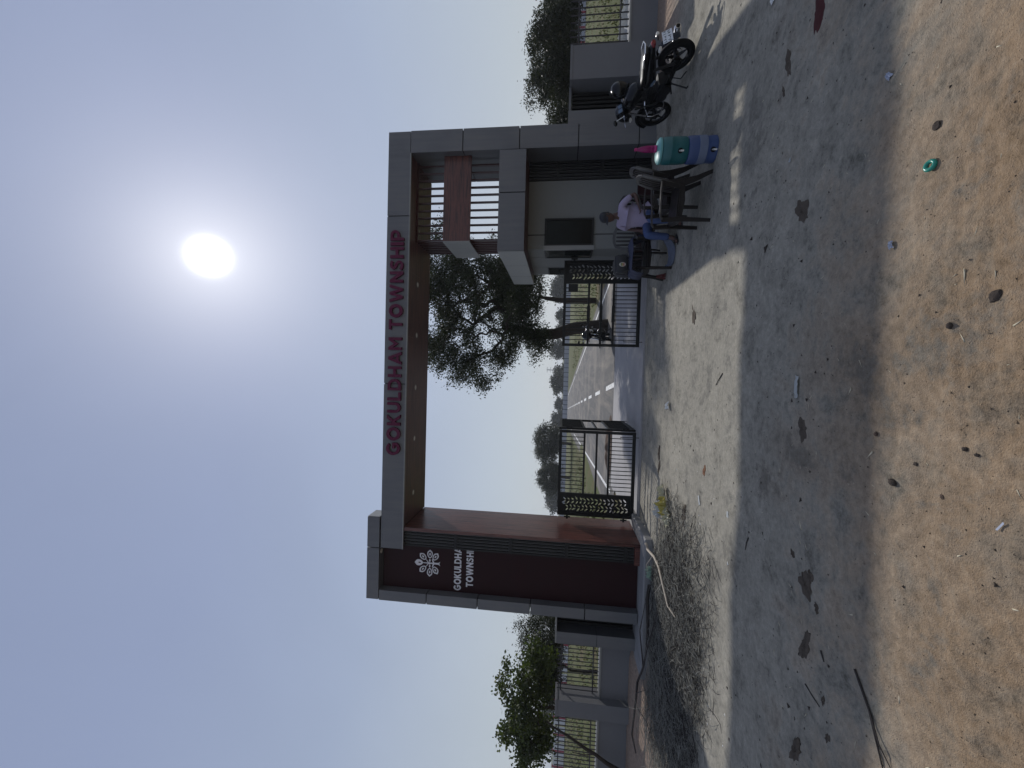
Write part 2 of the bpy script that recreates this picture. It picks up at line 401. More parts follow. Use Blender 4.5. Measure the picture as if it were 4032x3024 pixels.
# ================================================================== GROUND
def gz(x, y):
    """height of the trodden ground"""
    x = np.asarray(x, float); y = np.asarray(y, float)
    lb = 0.19 * smoothstep((-x - 4.9) / 1.0) * smoothstep((y - 7.3) / 1.3) * smoothstep((40 - y) / 20)
    rb = 0.10 * smoothstep((x - 3.5) / 1.4) * smoothstep((y - 5.9) / 1.5) * smoothstep((30 - y) / 15)
    mound = 0.07 * np.exp(-(((x + 3.3) / 1.3) ** 2 + ((y - 6.0) / 1.1) ** 2) ** 2)
    near = smoothstep((9.0 - y) / 0.8)
    road = smoothstep((np.abs(x - 1.2 + 0.088 * y) - 4.6) / 1.0) * smoothstep((y - 9.5) / 2)
    n1 = 0.030 * fbm(x * 0.9 + 40, y * 0.9 + 40, 3) * near
    n2 = 0.010 * fbm(x * 6 + 9, y * 6 + 3, 3) * near
    sand = smoothstep((3.3 - y) / 0.8)
    # tyre and shoe prints pressed into the soft sand
    win = smoothstep((x + 0.35) / 0.2) * smoothstep((1.15 - x) / 0.2)
    tr = 0
    for yc, am in ((1.885, 1.0), (1.955, .6), (2.02, .9), (2.09, .5)):
        tr = tr - 0.016 * am * np.exp(-((y - yc - 0.02 * np.sin(x * 3) - 0.06 * x) / 0.013) ** 2) * (0.55 + 0.45 * np.sin(x * 95)) * win
    tr = tr - 0.010 * np.exp(-((x - 0.75 + 0.75 * (y - 1.9)) / 0.018) ** 2) * (0.6 + 0.4 * np.sin(y * 60)) * sand
    n3 = 0.011 * fbm(x * 15 + 2, y * 15 + 7, 3) * (0.35 + 0.65 * sand) * near
    far = 0.05 * fbm(x * 0.5, y * 0.5, 2) * road - 0.012 * smoothstep((y - 9.0) / 0.3)
    return lb + rb + mound + n1 + n2 + tr + n3 + far
def gzf(x, y): return float(gz(x, y))

def spread(a, b, step, grow, lim0, lim1):
    c = list(np.arange(a, b + 1e-6, step)); s = step; x = c[-1]
    while x < lim1: s *= grow; x += s; c.append(x)
    s = step; x = c[0]; lo = []
    while x > lim0: s *= grow; x -= s; lo.append(x)
    return np.array(lo[::-1] + c)
gx = spread(-3.0, 3.2, 0.019, 1.07, -2600, 2600); gy = spread(1.5, 4.0, 0.019, 1.045, -60, 3200)
XX, YY = np.meshgrid(gx, gy); ZZ = gz(XX, YY)
nx, ny = len(gx), len(gy)
me = bpy.data.meshes.new('ground')
me.vertices.add(nx * ny); me.vertices.foreach_set('co', np.stack([XX, YY, ZZ], -1).astype(np.float32).ravel())
ii = (np.arange(ny - 1)[:, None] * nx + np.arange(nx - 1)[None, :]).ravel()
quads = np.stack([ii, ii + 1, ii + nx + 1, ii + nx], -1).astype(np.int32)
me.loops.add(quads.size); me.loops.foreach_set('vertex_index', quads.ravel())
me.polygons.add(len(quads)); me.polygons.foreach_set('loop_start', np.arange(0, quads.size, 4, dtype=np.int32))
me.polygons.foreach_set('use_smooth', np.ones(len(quads), bool)); me.update(calc_edges=True)

def ground_material():
    t = NT('dusty_ground'); v = t.coord(src='World')
    sep = t.n('ShaderNodeSeparateXYZ'); g = t.n('ShaderNodeNewGeometry'); t.l(g.outputs['Position'], sep.inputs[0])
    X, Y = sep.outputs[0], sep.outputs[1]
    big = t.noise(v, 0.55, 5, 0.62, 0.4); mid = t.noise(v, 3.0, 8, 0.72, 0.3); fine = t.noise(v, 20, 8, 0.8); grit = t.noise(v, 120, 3, 0.7)
    # three kinds of surface: loose tan sand, trodden grey dust, darker grey in random patches
    sand = t.ramp(t.math('ADD', t.math('MULTIPLY', mid, .5), t.math('MULTIPLY', fine, .5)), [(0.37, (0.115, 0.078, 0.046)), (0.46, (0.245, 0.17, 0.104)), (0.53, (0.305, 0.216, 0.137)), (0.62, (0.40, 0.292, 0.19))])
    dust = t.ramp(t.math('ADD', t.math('ADD', t.math('MULTIPLY', mid, .5), t.math('MULTIPLY', fine, .35)), t.math('MULTIPLY', big, .15)), [(0.36, (0.10, 0.092, 0.074)), (0.46, (0.25, 0.231, 0.19)), (0.53, (0.325, 0.30, 0.247)), (0.62, (0.45, 0.415, 0.345))])
    dark_grey = t.ramp(fine, [(0.3, (0.085, 0.08, 0.068)), (0.7, (0.20, 0.187, 0.158))])
    a = t.math('MULTIPLY', t.math('SUBTRACT', 3.55, Y), 0.60)
    a = t.math('ADD', a, t.math('MULTIPLY', t.math('SUBTRACT', mid, 0.5), 2.6))
    a = t.math('ADD', a, t.math('MULTIPLY', t.math('SUBTRACT', big, 0.5), 3.2), True)
    col = t.mix(a, dust, sand)
    pm = t.ramp(t.math('ADD', t.math('MULTIPLY', big, 0.5), t.math('MULTIPLY', mid, 0.5)), [(0.51, (0, 0, 0)), (0.58, (0.8,) * 3)])
    col = t.mix(pm, col, dark_grey)
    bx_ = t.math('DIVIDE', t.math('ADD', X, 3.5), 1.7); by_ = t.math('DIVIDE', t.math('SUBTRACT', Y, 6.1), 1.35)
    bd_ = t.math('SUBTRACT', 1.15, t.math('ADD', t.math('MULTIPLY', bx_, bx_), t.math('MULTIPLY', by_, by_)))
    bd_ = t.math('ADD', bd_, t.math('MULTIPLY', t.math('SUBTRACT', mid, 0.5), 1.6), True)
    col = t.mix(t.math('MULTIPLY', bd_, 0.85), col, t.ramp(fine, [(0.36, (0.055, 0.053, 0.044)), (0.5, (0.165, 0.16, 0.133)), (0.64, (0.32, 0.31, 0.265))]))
    # reddish bank against the left wall and the right one
    bank = t.math('MULTIPLY', t.math('MULTIPLY', t.math('SUBTRACT', t.math('ABSOLUTE', X), 5.0), 1.2, True), t.math('MULTIPLY', t.math('SUBTRACT', Y, 6.4), 0.9, True), True)
    red = t.ramp(fine, [(0.3, (0.15, 0.108, 0.08)), (0.7, (0.40, 0.30, 0.23))])
    col = t.mix(bank, col, red)
    # field beyond the walls: dry grass over earth
    fld = t.math('MULTIPLY', t.math('SUBTRACT', Y, 10.5), 0.5, True)
    gn = t.noise(t.coord((1, 1, 1), 'World'), 0.35, 6, 0.7); gf = t.noise(v, 5.0, 5, 0.75)
    gm = t.math('ADD', t.math('MULTIPLY', gn, 0.6), t.math('MULTIPLY', gf, 0.4))
    grass = t.ramp(gm, [(0.38, (0.125, 0.085, 0.052)), (0.45, (0.095, 0.085, 0.038)), (0.53, (0.07, 0.085, 0.027)), (0.60, (0.085, 0.09, 0.035)), (0.70, (0.135, 0.105, 0.06))])
    col = t.mix(fld, col, grass)
    # specks of grit and chaff
    vo = t.n('ShaderNodeTexVoronoi'); vo.inputs['Scale'].default_value = 55; t.l(v, vo.inputs['Vector'])
    sp = t.ramp(vo.outputs['Distance'], [(0.0, (1, 1, 1)), (0.16, (0, 0, 0))])
    sk = t.math('MULTIPLY', sp, t.ramp(mid, [(0.42, (0, 0, 0)), (0.6, (0.8,) * 3)]))
    col = t.mix(sk, col, (0.075, 0.062, 0.05))
    col = t.mix(t.math('MULTIPLY', t.ramp(grit, [(0.62, (0, 0, 0)), (0.72, (1, 1, 1))]), 0.35), col, (0.07, 0.062, 0.055))
    h = t.math('ADD', t.math('MULTIPLY', fine, 0.6), t.math('MULTIPLY', grit, 0.4))
    t.bump(t.math('ADD', h, t.math('MULTIPLY', sp, 0.3)), 0.9, 0.02)
    return t.set(col, 0.95, 0, 0.15)
M['ground'] = ground_material(); me.materials.append(M['ground'])
struct(link('ground', me))

# road beyond the gate, leaning left by about five degrees
def strip(name, edge, mat, z, wob=0.0):
    """quads between left x and right x at each y"""
    m = MB()
    for i, e_ in enumerate(edge):
        y, xl, xr = e_[:3]; zz = e_[3] if len(e_) > 3 else z
        m.v += [(xl, y, zz), (xr, y, zz)]
        if i: o = 2 * i; m.f.append((o - 2, o - 1, o + 1, o))
    return m.build(name, mat, fix=False)
def road_mat():
    t = NT('asphalt'); v = t.coord(src='World'); st = t.coord((1.6, 0.16, 1), 'World', (0, 0, -0.088))
    n = t.noise(st, 1.2, 6, 0.7, 0.6); f = t.noise(v, 60, 3, 0.7); p = t.noise(v, 0.35, 5, 0.65)
    c = t.ramp(n, [(0.33, (0.055, 0.053, 0.052)), (0.5, (0.085, 0.08, 0.077)), (0.63, (0.16, 0.14, 0.12)), (0.75, (0.23, 0.19, 0.155))])
    c = t.mix(t.ramp(p, [(0.5, (0, 0, 0)), (0.66, (0.7,) * 3)]), c, (0.24, 0.205, 0.17))
    c = t.mix(t.math('MULTIPLY', f, 0.35), c, (0.04, 0.04, 0.04)); t.bump(f, 0.3, 0.006)
    return t.set(c, 0.85, 0, 0.3)
M['asphalt'] = road_mat()
M['drive'] = plain('pale_concrete', (0.31, 0.295, 0.29), 0.85, 0, 0.24, 1.3, 0.2, 80, 0.3, 'World')
_t = NT('road_paint'); _n = _t.noise(_t.coord(src='World'), 7.0, 7, 0.75)
M['line'] = _t.set(_t.ramp(_n, [(0.36, (0.16, 0.145, 0.13)), (0.46, (0.55, 0.54, 0.52)), (0.6, (0.70, 0.70, 0.68))]), 0.7, 0, 0.3)
ys = list(np.linspace(13.2, 20, 8)) + [30, 45, 70, 112]
struct(strip('road', [(y, -3.35 - 0.088 * y + 0.05 * math.sin(y * 2.1), 5.7 - 0.092 * y + 0.07 * math.sin(y * 1.7)) for y in ys], M['asphalt'], 0.012))
struct(strip('driveway', [(9.1195, -3.2, 4.42, -0.08)] + [(y, -3.2 - .1 * max(y - 9.6, 0) + .06 * math.sin(7 * y), 4.4 - .06 * (y - 9.6) + .05 * math.sin(5 * y)) for y in np.linspace(9.12, 13.9, 14)], M['drive'], 0.030))
def marking(y0, y1, xf, w, name='road_marking'):
    e = [(y, xf(y) - w / 2, xf(y) + w / 2) for y in np.linspace(y0, y1, max(2, int((y1 - y0) / 6) + 2))]
    return struct(strip(name, e, M['line'], 0.0165))
marking(14.2, 52, lambda y: -2.62 - 0.0878 * y, 0.13); marking(55.5, 111, lambda y: -2.62 - 0.0878 * y, 0.13)
marking(14.6, 51, lambda y: 5.21 - 0.0942 * y, 0.13); marking(54, 111, lambda y: 5.21 - 0.0942 * y, 0.13)
y = 13.95
for k in range(19):
    marking(y, y + 2.5, lambda q: 0.985 - 0.0866 * q, 0.17); y += 5.05

# ================================================================== ENTRANCE GATEWAY
gw = thing('entrance_gateway', 'tall grey panelled entrance arch with magenta letters along its beam', 'gateway')
Y1, YB = 8.17, 9.53
ZB, ZT = 4.943, 5.417
GAP = 0.010
def panels_x(xs, y0, y1, z0, z1, mat, parent=gw, name='panel'):
    for a, b in zip(xs[:-1], xs[1:]): box(name, a + GAP, b - GAP, y0, y1, z0, z1, mat, parent)
# beam
box('beam_core', -3.229, 4.905, 8.192, 9.525, 4.957, 5.405, M['joint'], gw)
box('beam_end_block', -3.682, -3.229, 8.192, 8.25, 4.957, 5.40, M['acp'], gw)
panels_x([-3.696, -0.244, 3.209, 4.925], Y1, 8.19, ZB + 0.012, ZT, M['acp'])
box('edge_trim', -3.69, 4.482, 8.165, 8.21, ZB - 0.012, ZB + 0.010, M['acp_pale_lit'], gw)
panels_x([-3.69, -0.244, 3.209, 4.92], 8.193, 9.53, 5.407, 5.42, M['acp'], name='top_panel')
for a, b in zip([-3.228, -1.9, -0.6, 0.75, 2.1, 3.4], [-1.9, -0.6, 0.75, 2.1, 3.4, 4.48]):
    box('soffit_panel', a + .001, b - .001, 8.212, 9.53, ZB, 4.955, M['wood_x'], gw)
for x in (-2.649, -1.451, -0.326, 0.817, 1.923, 3.06):
    MB().lathe([(0.045, 4.936), (0.062, 4.936), (0.064, 4.9425)], 20, Matrix.Translation((x, 8.727, 0)), False).build('light_ring', M['acp_pale_lit'], gw, True)
    MB().lathe([(0.001, 4.939), (0.046, 4.939)], 20, Matrix.Translation((x, 8.727, 0)), False).build('downlight', M['lamp_glass'], gw)
# right pillar
box('pillar_core', 4.505, 4.895, 8.195, 9.50, 0.02, 4.945, M['joint'], gw)
zs = [0.05, 0.412, 1.561, 2.714, 3.861, ZB + 0.012]
for a, b in zip(zs[:-1], zs[1:]):
    box('panel', 4.483, 4.925, Y1, 8.193, a + GAP, b - GAP, M['acp'], gw)
    box('side_panel', 4.483, 4.503, 8.196, 9.50, a + GAP, b - GAP, M['acp'], gw)
    box('side_panel', 4.897, 4.922, 8.196, 9.50, a + GAP, b - GAP, M['acp'], gw)
# left pillar
LX0, LX1 = -4.80, -4.59
box('pillar_core', -4.78, -3.255, 8.39, 9.50, 0.05, 5.43, M['joint'], gw)
zs = [0.14, 1.165, 2.25, 3.333, 4.41, 5.447]
for a, b in zip(zs[:-1], zs[1:]):
    box('frame_panel', LX0, LX1, Y1, 8.388, a + GAP, b - GAP, M['acp'], gw)
    box('side_panel', -4.80, -4.782, 8.392, 9.50, a + GAP, b - GAP, M['acp'], gw)
panels_x([-4.80, -3.70, -3.045], Y1, 8.57, 5.453, 5.715, M['acp'], name='cap_panel')
box('cap_side', -3.047, -3.040, 8.175, 8.565, 5.457, 5.712, M['acp_pale_lit'], gw)  # same grey cap; sky light on its side put into a paler colour
box('logo_panel', LX1 + .002, -3.257, 8.362, 8.386, 0.14, 5.43, M['maroon_panel'], gw)
MB().lathe([(0.001, 5.436), (0.045, 5.436), (0.05, 5.444)], 16, Matrix.Translation((-3.80, 8.27, 0)), False).build('downlight', M['lamp_glass'], gw)
# timber-faced inner side of the left pillar
for a, b in ((0.02, 1.75), (1.75, 4.94)):
    box('timber_panel', -3.254, -3.232, 8.19, 9.53, a, b - .002, M['wood_z'], gw)
box('timber_edge', -3.300, -3.2545, 8.192, 8.36, 0.02, 4.94, M['wood_z'], gw)
box('timber_base', -3.66, -3.302, 8.20, 8.36, 0.02, 0.235, M['wood_z'], gw)
box('slat_back', -3.64, -3.302, 8.335, 8.360, 0.236, 5.0, M['joint'], gw)
for i in range(6):
    x = -3.335 - 0.063 * i + 0.02
    box('slat', x - 0.019, x + 0.019, 8.262, 8.333, 0.237, 4.96, M['black_dusty'], gw)
for i in range(5):
    x = -3.3465 - 0.063 * i
    box('trim_strip', x - 0.0045, x + 0.0045, 8.285, 8.333, 0.237, 4.96, M['acp_pale_lit'], gw)  # aluminium edges, their sky highlight put into the pale colour
for z in (3.83, 2.69, 1.555, 0.40):
    box('cross_rail', -3.64, -3.303, 8.252, 8.2615, z - .035, z + .035, M['black_dusty'], gw)
# plinth under the left pillar
MB().box(-5.62, -2.98, 7.80, 9.6, -0.1, 0.135).build('plinth', M['concrete'], gw, bevel=0.02)

# big letters along the beam, each its own piece
def letter_row(word, size, x0, x1, zbase, yfront, depth, mat, bold, name, parent, sizez=None, track=0.0):
    """letters spread from x0 to x1 on a baseline"""
    gap = 0.13 + track; total = sum(GLYPH[c_][2] if c_ != ' ' else 0.34 for c_ in word) + gap * (len(word) - 1)
    k = (x1 - x0) / total; x = x0; out = []
    for c_ in word:
        if c_ == ' ': x += (0.34 + gap) * k; continue
        ou, ho_, wd = GLYPH[c_]
        sc_ = lambda q: [(u * k, v * sizez) for u, v in q]
        m_ = plate_with_holes(name, sc_(ou), [sc_(h_) for h_ in ho_], depth, mat); m_.transform(UPRIGHT)
        o = link(name, m_, parent); o.location = (x, yfront + depth / 2, zbase); out.append(o)
        x += (wd + gap) * k
    return out
letter_row('GOKULDHAM TOWNSHIP', 0.3, -1.72, 2.905, 5.035, Y1 - 0.05, 0.048, M['letter'], 0.022, 'letter', gw, sizez=0.285)
letter_row('GOKULDHAM', 0.15, -4.545, -3.52, 3.725, 8.352, 0.010, M['white_letter'], 0.022, 'logo_letter', gw, sizez=0.150)
letter_row('TOWNSHIP', 0.15, -4.455, -3.575, 3.468, 8.352, 0.010, M['white_letter'], 0.022, 'logo_letter', gw, sizez=0.148)

# emblem: seven leaves round a small trunk
em = bpy.data.objects.new('emblem', None); COL.objects.link(em); em.parent = gw; em.location = (-4.02, 8.354, 4.405)
def bezier_leaf(ln, wd, n=14):
    pts = []
    for i in range(n):
        a = 2 * math.pi * i / n; x = ln * 0.5 * (1 - math.cos(a)) ; y = wd * 0.5 * math.sin(a) * (1.0 - 0.18 * math.cos(a))
        if 0 < i < n: y *= 1.0
        pts.append((x, y))
    pts[n // 2] = (ln * 1.10, 0.0)
    return pts
def place(poly, cx, cy, ang):
    ca, sa = math.cos(ang), math.sin(ang); return [(cx + x * ca - y * sa, cy + x * sa + y * ca) for x, y in poly]
def flat_piece(name, outer, holes, parent, mat=M['white_letter']):
    m_ = plate_with_holes(name, outer, holes, 0.008, mat); m_.transform(UPRIGHT); return link(name, m_, parent)
LN, WD = 0.165, 0.118
for k, (cx, cy, ang) in enumerate([(0.0, 0.15, 90), (0.075, 0.085, 48), (0.105, 0.0, 0), (0.07, -0.075, -33), (-0.07, -0.075, 213), (-0.105, 0.0, 180), (-0.075, 0.085, 132)]):
    if k == 0:
        flat_piece('emblem_leaf', place(bezier_leaf(LN, WD * 1.1), cx, cy - 0.0, R(ang)), [place(bezier_leaf(0.06, 0.03), cx, cy + 0.04, R(ang))], em)
    else:
        flat_piece('emblem_leaf', place(bezier_leaf(LN, WD), cx, cy, R(ang)), [place(bezier_leaf(LN * 0.72, WD * 0.66), cx + 0.02 * math.cos(R(ang)), cy + 0.02 * math.sin(R(ang)), R(ang))], em)
        flat_piece('emblem_seed', place(bezier_leaf(0.055, 0.03), cx + 0.055 * math.cos(R(ang)), cy + 0.055 * math.sin(R(ang)), R(ang)), [], em)
flat_piece('emblem_trunk', [(-0.045, -0.225), (-0.018, -0.185), (-0.016, -0.10), (-0.085, -0.055), (-0.08, -0.045), (-0.012, -0.065), (-0.012, 0.02), (-0.075, 0.075), (-0.068, 0.083), (-0.010, 0.04), (-0.006, 0.15), (0.006, 0.15), (0.010, 0.04), (0.068, 0.083), (0.075, 0.075), (0.012, 0.02), (0.012, -0.065), (0.08, -0.045), (0.085, -0.055), (0.016, -0.10), (0.018, -0.185), (0.045, -0.225), (0.0, -0.205)], [], em)
flat_piece('emblem_bud', [(0.0, -0.03), (0.022, 0.0), (0.0, 0.05), (-0.022, 0.0)], [], em).location.y = -0.006
for s_ in (-1, 1):
    flat_piece('emblem_bud', [(s_ * 0.02, 0.0), (s_ * 0.06, -0.018), (s_ * 0.10, 0.0), (s_ * 0.06, 0.018)], [], em).location.y = -0.005

# screen of upright bars between the beam and the guard room roof
for x in (4.395, 4.24, 4.09, 3.935, 3.78, 3.62, 3.46, 3.304, 3.148, 2.988, 2.832):
    box('screen_bar', x - .014, x + .014, 8.565, 8.625, 3.065, 4.944, M['maroon_bar'], gw)
for i in range(7):
    yb = 8.72 + 0.125 * i
    box('screen_bar', 2.802, 2.862, yb - .014, yb + .014, 3.065, 4.944, M['maroon_bar'], gw)
box('screen_board', 2.744, 4.480, 8.35, 8.40, 3.718, 4.288, M['wood_x'], gw)
box('screen_side_board', 2.720, 2.7435, 8.352, 9.50, 3.720, 4.286, M['acp_pale_lit'], gw)  # sky light on the left face put into its paler grey
box('screen_head_rail', 2.80, 4.48, 8.562, 8.628, 4.90, 4.9425, M['maroon_bar'], gw)

# ================================================================== GUARD ROOM
gr = thing('guard_room', 'small pale grey guard room with deep flat roof slab under the arch', 'guard room')
MB().box(2.70, 4.475, 8.735, 10.85, 0.02, 2.56).build('room_core', M['joint'], gr)
def clad(x0, x1, y0, y1, z0, z1): return box('wall_panel', x0, x1, y0, y1, z0, z1, M['paint_cream'], gr)
clad(2.96 + GAP, 4.075, 8.70, 8.733, 0.33, 2.548); clad(2.66, 2.96 - GAP, 8.70, 8.733, 0.33, 2.548)
for a, b in ((8.736, 9.30), (9.30, 10.12), (10.12, 10.87)):
    box('side_panel', 2.66, 2.698, a + GAP, b - GAP, 0.33, 2.548, M['paint_cream'], gr)
box('skirting', 2.652, 4.08, 8.692, 8.734, 0.02, 0.325, M['maroon_panel'], gr)
box('skirting', 2.652, 2.699, 8.737, 10.87, 0.02, 0.325, M['maroon_panel'], gr)
# slatted strip beside the pillar
box('slat_back', 4.08, 4.482, 8.745, 8.76, 0.02, 2.55, M['joint'], gr)
for i in range(6):
    x = 4.112 + 0.068 * i
    box('slat', x - 0.021, x + 0.021, 8.69, 8.744, 0.05, 2.55, M['black_dusty'], gr)
for i in range(5):
    x = 4.146 + 0.068 * i
    box('trim_strip', x - 0.004, x + 0.004, 8.712, 8.7445, 0.05, 2.55, M['acp'], gr)
for z in (1.95, 1.05, 0.35): box('cross_rail', 4.085, 4.47, 8.682, 8.689, z - .03, z + .03, M['black_dusty'], gr)
# windows
def window(x0, x1, z0, z1, yf, deep, parent):
    w = box('window', x0, x1, yf + deep - .004, yf + deep, z0, z1, M['joint'], parent)
    fw = 0.035
    for a in ((x0, x1, z0, z0 + fw), (x0, x1, z1 - fw, z1), (x0, x0 + fw, z0 + fw, z1 - fw), (x1 - fw, x1, z0 + fw, z1 - fw)):
        box('frame', a[0], a[1], yf, yf + deep - .005, a[2], a[3], M['black_dusty'], w)
    box('pane', x0 + fw, x1 - fw, yf + .022, yf + .026, z0 + fw, z1 - fw, M['dark_glass'], w)
    return w
window(2.72, 3.285, 1.185, 2.195, 8.655, 0.044, gr)
box('corner_post', 2.632, 2.718, 8.645, 8.699, 1.17, 2.21, M['acp_pale_lit'], gr)
sw = box('side_window', 2.652, 2.659, 8.705, 9.27, 1.185, 2.195, M['joint'], gr)
for a in ((8.705, 9.27, 1.185, 1.22), (8.705, 9.27, 2.16, 2.195), (9.235, 9.27, 1.22, 2.16)):
    box('frame', 2.63, 2.651, a[0], a[1], a[2], a[3], M['black_dusty'], sw)
box('pane', 2.640, 2.644, 8.71, 9.235, 1.22, 2.16, M['dark_glass'], sw)
sw = box('side_window', 2.653, 2.659, 10.17, 10.86, 1.1, 2.17, M['black_dusty'], gr)
box('pane', 2.646, 2.650, 10.2, 10.83, 1.13, 2.14, M['dark_glass'], sw)
# deep flat roof slab
rf = box('roof', 2.43, 4.35, 7.975, 10.85, 2.565, 3.05, M['joint'], gr)
for a, b in ((2.406, 3.533), (3.533, 4.362)): box('roof_panel', a + GAP, b - GAP, 7.95, 7.973, 2.552, 3.07, M['acp'], rf)
for a, b in ((7.974, 9.03), (9.03, 10.0), (10.0, 10.87)): box('roof_panel', 2.406, 2.428, a + GAP * .6, b - GAP * .6, 2.552, 3.07, M['acp_pale_lit'], rf)  # left side painted paler than the front for the light it catches
box('roof_lid', 2.429, 4.36, 7.974, 10.87, 3.052, 3.068, M['acp'], rf)
box('roof_soffit', 2.430, 4.36, 7.975, 10.86, 2.553, 2.563, M['wood_x'], rf)
MB().box(2.5, 4.6, 8.2, 8.9, -0.1, 0.035).build('threshold', M['concrete'], gr, bevel=0.012)

# ================================================================== GATE LEAVES
def plant_holes(w, h):
    """leafy cut-outs: stems fanning leaves upward on both sides"""
    hs = []; rnd = random.Random(3)
    cols = [w * 0.30, w * 0.70]; z = 0.05
    k = 0
    while z < h - 0.14:
        for ci, cx in enumerate(cols):
            zz = z + (0.045 if ci else 0)
            for sgn in (-1, 1):
                ln = rnd.uniform(0.066, 0.108); wd = rnd.uniform(0.028, 0.043)
                ang = R(90 - sgn * rnd.uniform(30, 58))
                x0 = cx + sgn * 0.010
                p = leaf_poly(x0, zz + rnd.uniform(-.006, .006), ang, ln, wd)
                if all(0.012 < q[0] < w - 0.012 and 0.012 < q[1] < h - 0.012 for q in p): hs.append(p)
        if k % 3 == 2:
            for cx in cols:
                pass
        z += 0.088; k += 1
    z = 0.10
    while z < h - 0.1:
        hs.append(leaf_poly(w * 0.5, z, R(90), 0.07, 0.03)); z += 0.088
    return hs
def inside(pt, poly):
    c_ = False; n = len(poly)
    for i in range(n):
        (x1, y1), (x2, y2) = poly[i], poly[i - 1]
        if (y1 > pt[1]) != (y2 > pt[1]) and pt[0] < (x2 - x1) * (pt[1] - y1) / (y2 - y1) + x1: c_ = not c_
    return c_
def thin_out(hs):
    out = []
    for h_ in hs:
        ok = all(min(math.hypot(a[0] - b[0], a[1] - b[1]) for a in h_ for b in g_) > .0075 and not any(inside(a, g_) for a in h_) and not any(inside(b, h_) for b in g_) for g_ in out)
        if ok: out.append(h_)
    return out
LEAF_H = 1.675
def gate_leaf(label, flip, ornament, loc, rz, W=1.90):
    """local x runs from the hinge to the free edge"""
    g = thing('gate_leaf', label, 'gate', loc, rz)
    s = -1 if flip else 1
    def bx(name, x0, x1, z0, z1, y0=-.025, y1=.025, mat=M['black_metal'], parent=g):
        a, b = sorted((s * x0, s * x1)); return box(name, a, b, y0, y1, z0, z1, mat, parent)
    fr = 0.06
    bx('stile', 0, fr, 0, LEAF_H); bx('stile', W - fr, W, 0, LEAF_H)
    bx('rail', fr, W - fr, LEAF_H - fr, LEAF_H); bx('rail', fr, W - fr, 0, fr + .012)
    x0 = fr
    if ornament:
        pw, ph = 0.40, LEAF_H - 2 * fr - 0.012
        m_ = plate_with_holes('leaf_panel', [(0, 0), (pw, 0), (pw, ph), (0, ph)], thin_out(plant_holes(pw, ph)), 0.006, M['black_metal'])
        m_.transform(UPRIGHT); o = link('leaf_panel', m_, g); o.location = (fr if not flip else -fr - pw, 0.0, fr + .012)
        bx('stile', fr + pw, fr + pw + .05, fr + .012, LEAF_H - fr, -.022, .022); x0 = fr + pw + .05
    for z in (1.115, 0.845, 0.575): bx('rail', x0, W - fr, z - .022, z + .022, -.02, .02)
    n = 14; st = (W - fr - x0) / (n + 1)
    for i in range(n):
        x = x0 + st * (i + 1)
        bx('bar', x - .008, x + .008, 1.137, LEAF_H - fr, -.008, .008); bx('bar', x - .008, x + .008, fr + .012, 0.553, -.008, .008)
    # hinges and drop bolt
    for z in (0.22, LEAF_H - 0.22):
        MB().tube([(s * -.03, -.03, z - .07), (s * -.03, -.03, z + .07)], .018, 8).build('hinge', M['black_dusty'], g, True)
        bx('hinge_plate', -.075, .06, z - .02, z + .02, -.034, -.0255)
    MB().tube([(s * (W - .11), -.035, -.075), (s * (W - .11), -.035, .34), (s * (W - .16), -.035, .34)], .008, 6).build('drop_bolt', M['black_dusty'], g)
    return g, bx
GY = 9.30
gl, _ = gate_leaf('black steel gate leaf hung on the timber-faced pillar, leafy cut-out panel', False, True, (-3.115, GY, 0.09), 0.0, 1.92)
gr2, bxr = gate_leaf('black steel gate leaf hung at the guard room, leafy cut-out panel', True, True, (2.585, GY, 0.09), 0.0, 1.90)
for z in (1.115, 0.845, 0.575): bxr('sleeve', 1.0, 1.36, z - .033, z + .033, -.03, .03)
bxr('lock_plate', 0.52, 0.69, 1.36, 1.57, -.012, -.0085); bxr('slide_bolt', 1.78, 1.94, .836, .854, -.034, -.0255)
gate_leaf('black steel gate leaf folded back behind the open left leaf', False, False, (-1.165, GY + 0.05, 0.09), R(90), 1.80)

# ================================================================== BOUNDARY WALLS AND RAILINGS
def railing(label, x0, x1, y, z0, z1, step, w, zr, side):
    r_ = thing('railing', label, 'railing', ((x0 + x1) / 2, y, z0), 0, 'railings on the boundary walls'); cx = (x0 + x1) / 2
    me_ = MB().box(-w, w, -w, w, 0, z1 - z0).mesh('bar', M['rail_paint'])
    x = x0 + step * .4
    while x < x1:
        b = link('bar', me_, r_); b.location = (x - cx, 0, 0); b.rotation_euler = (0, random.uniform(-.006, .006), 0); x += step
    for z in zr: box('rail', x0 - cx, x1 - cx, -w - .006, w + .006, z - z0 - .012, z - z0 + .012, M['rail_paint'], r_)
    return r_
# left wing
lw = thing('boundary_wall', 'grey boundary wall with piers to the left of the arch', 'wall', (-6.5, 8.8, 0))
def lbox(name, x0, x1, y0, y1, z0, z1, mat, par=lw, bev=0.0):
    o = box(name, x0 + 6.5, x1 + 6.5, y0 - 8.8, y1 - 8.8, z0, z1, mat, par, bev); return o
lbox('pier', -5.475, -5.235, 8.40, 8.90, 0.0, 0.885, M['acp']); lbox('pier', -5.475, -5.235, 8.40, 8.90, 0.895, 1.70, M['acp'])
lbox('pier_core', -5.465, -5.245, 8.41, 8.89, 0.02, 1.69, M['joint'])
lbox('recess_panel', -5.234, -4.802, 8.72, 8.75, 0.0, 1.70, M['joint']); lbox('lintel', -5.475, -4.803, 8.40, 8.90, 1.702, 1.735, M['acp_pale_lit'])
for x in (-4.85, -4.93, -5.01, -5.09, -5.17): lbox('slat', x - .022, x + .022, 8.66, 8.718, 0.14, 1.70, M['black_dusty'])
lbox('trim_strip', -4.895, -4.886, 8.655, 8.70, 0.14, 1.70, M['acp_pale_lit'])
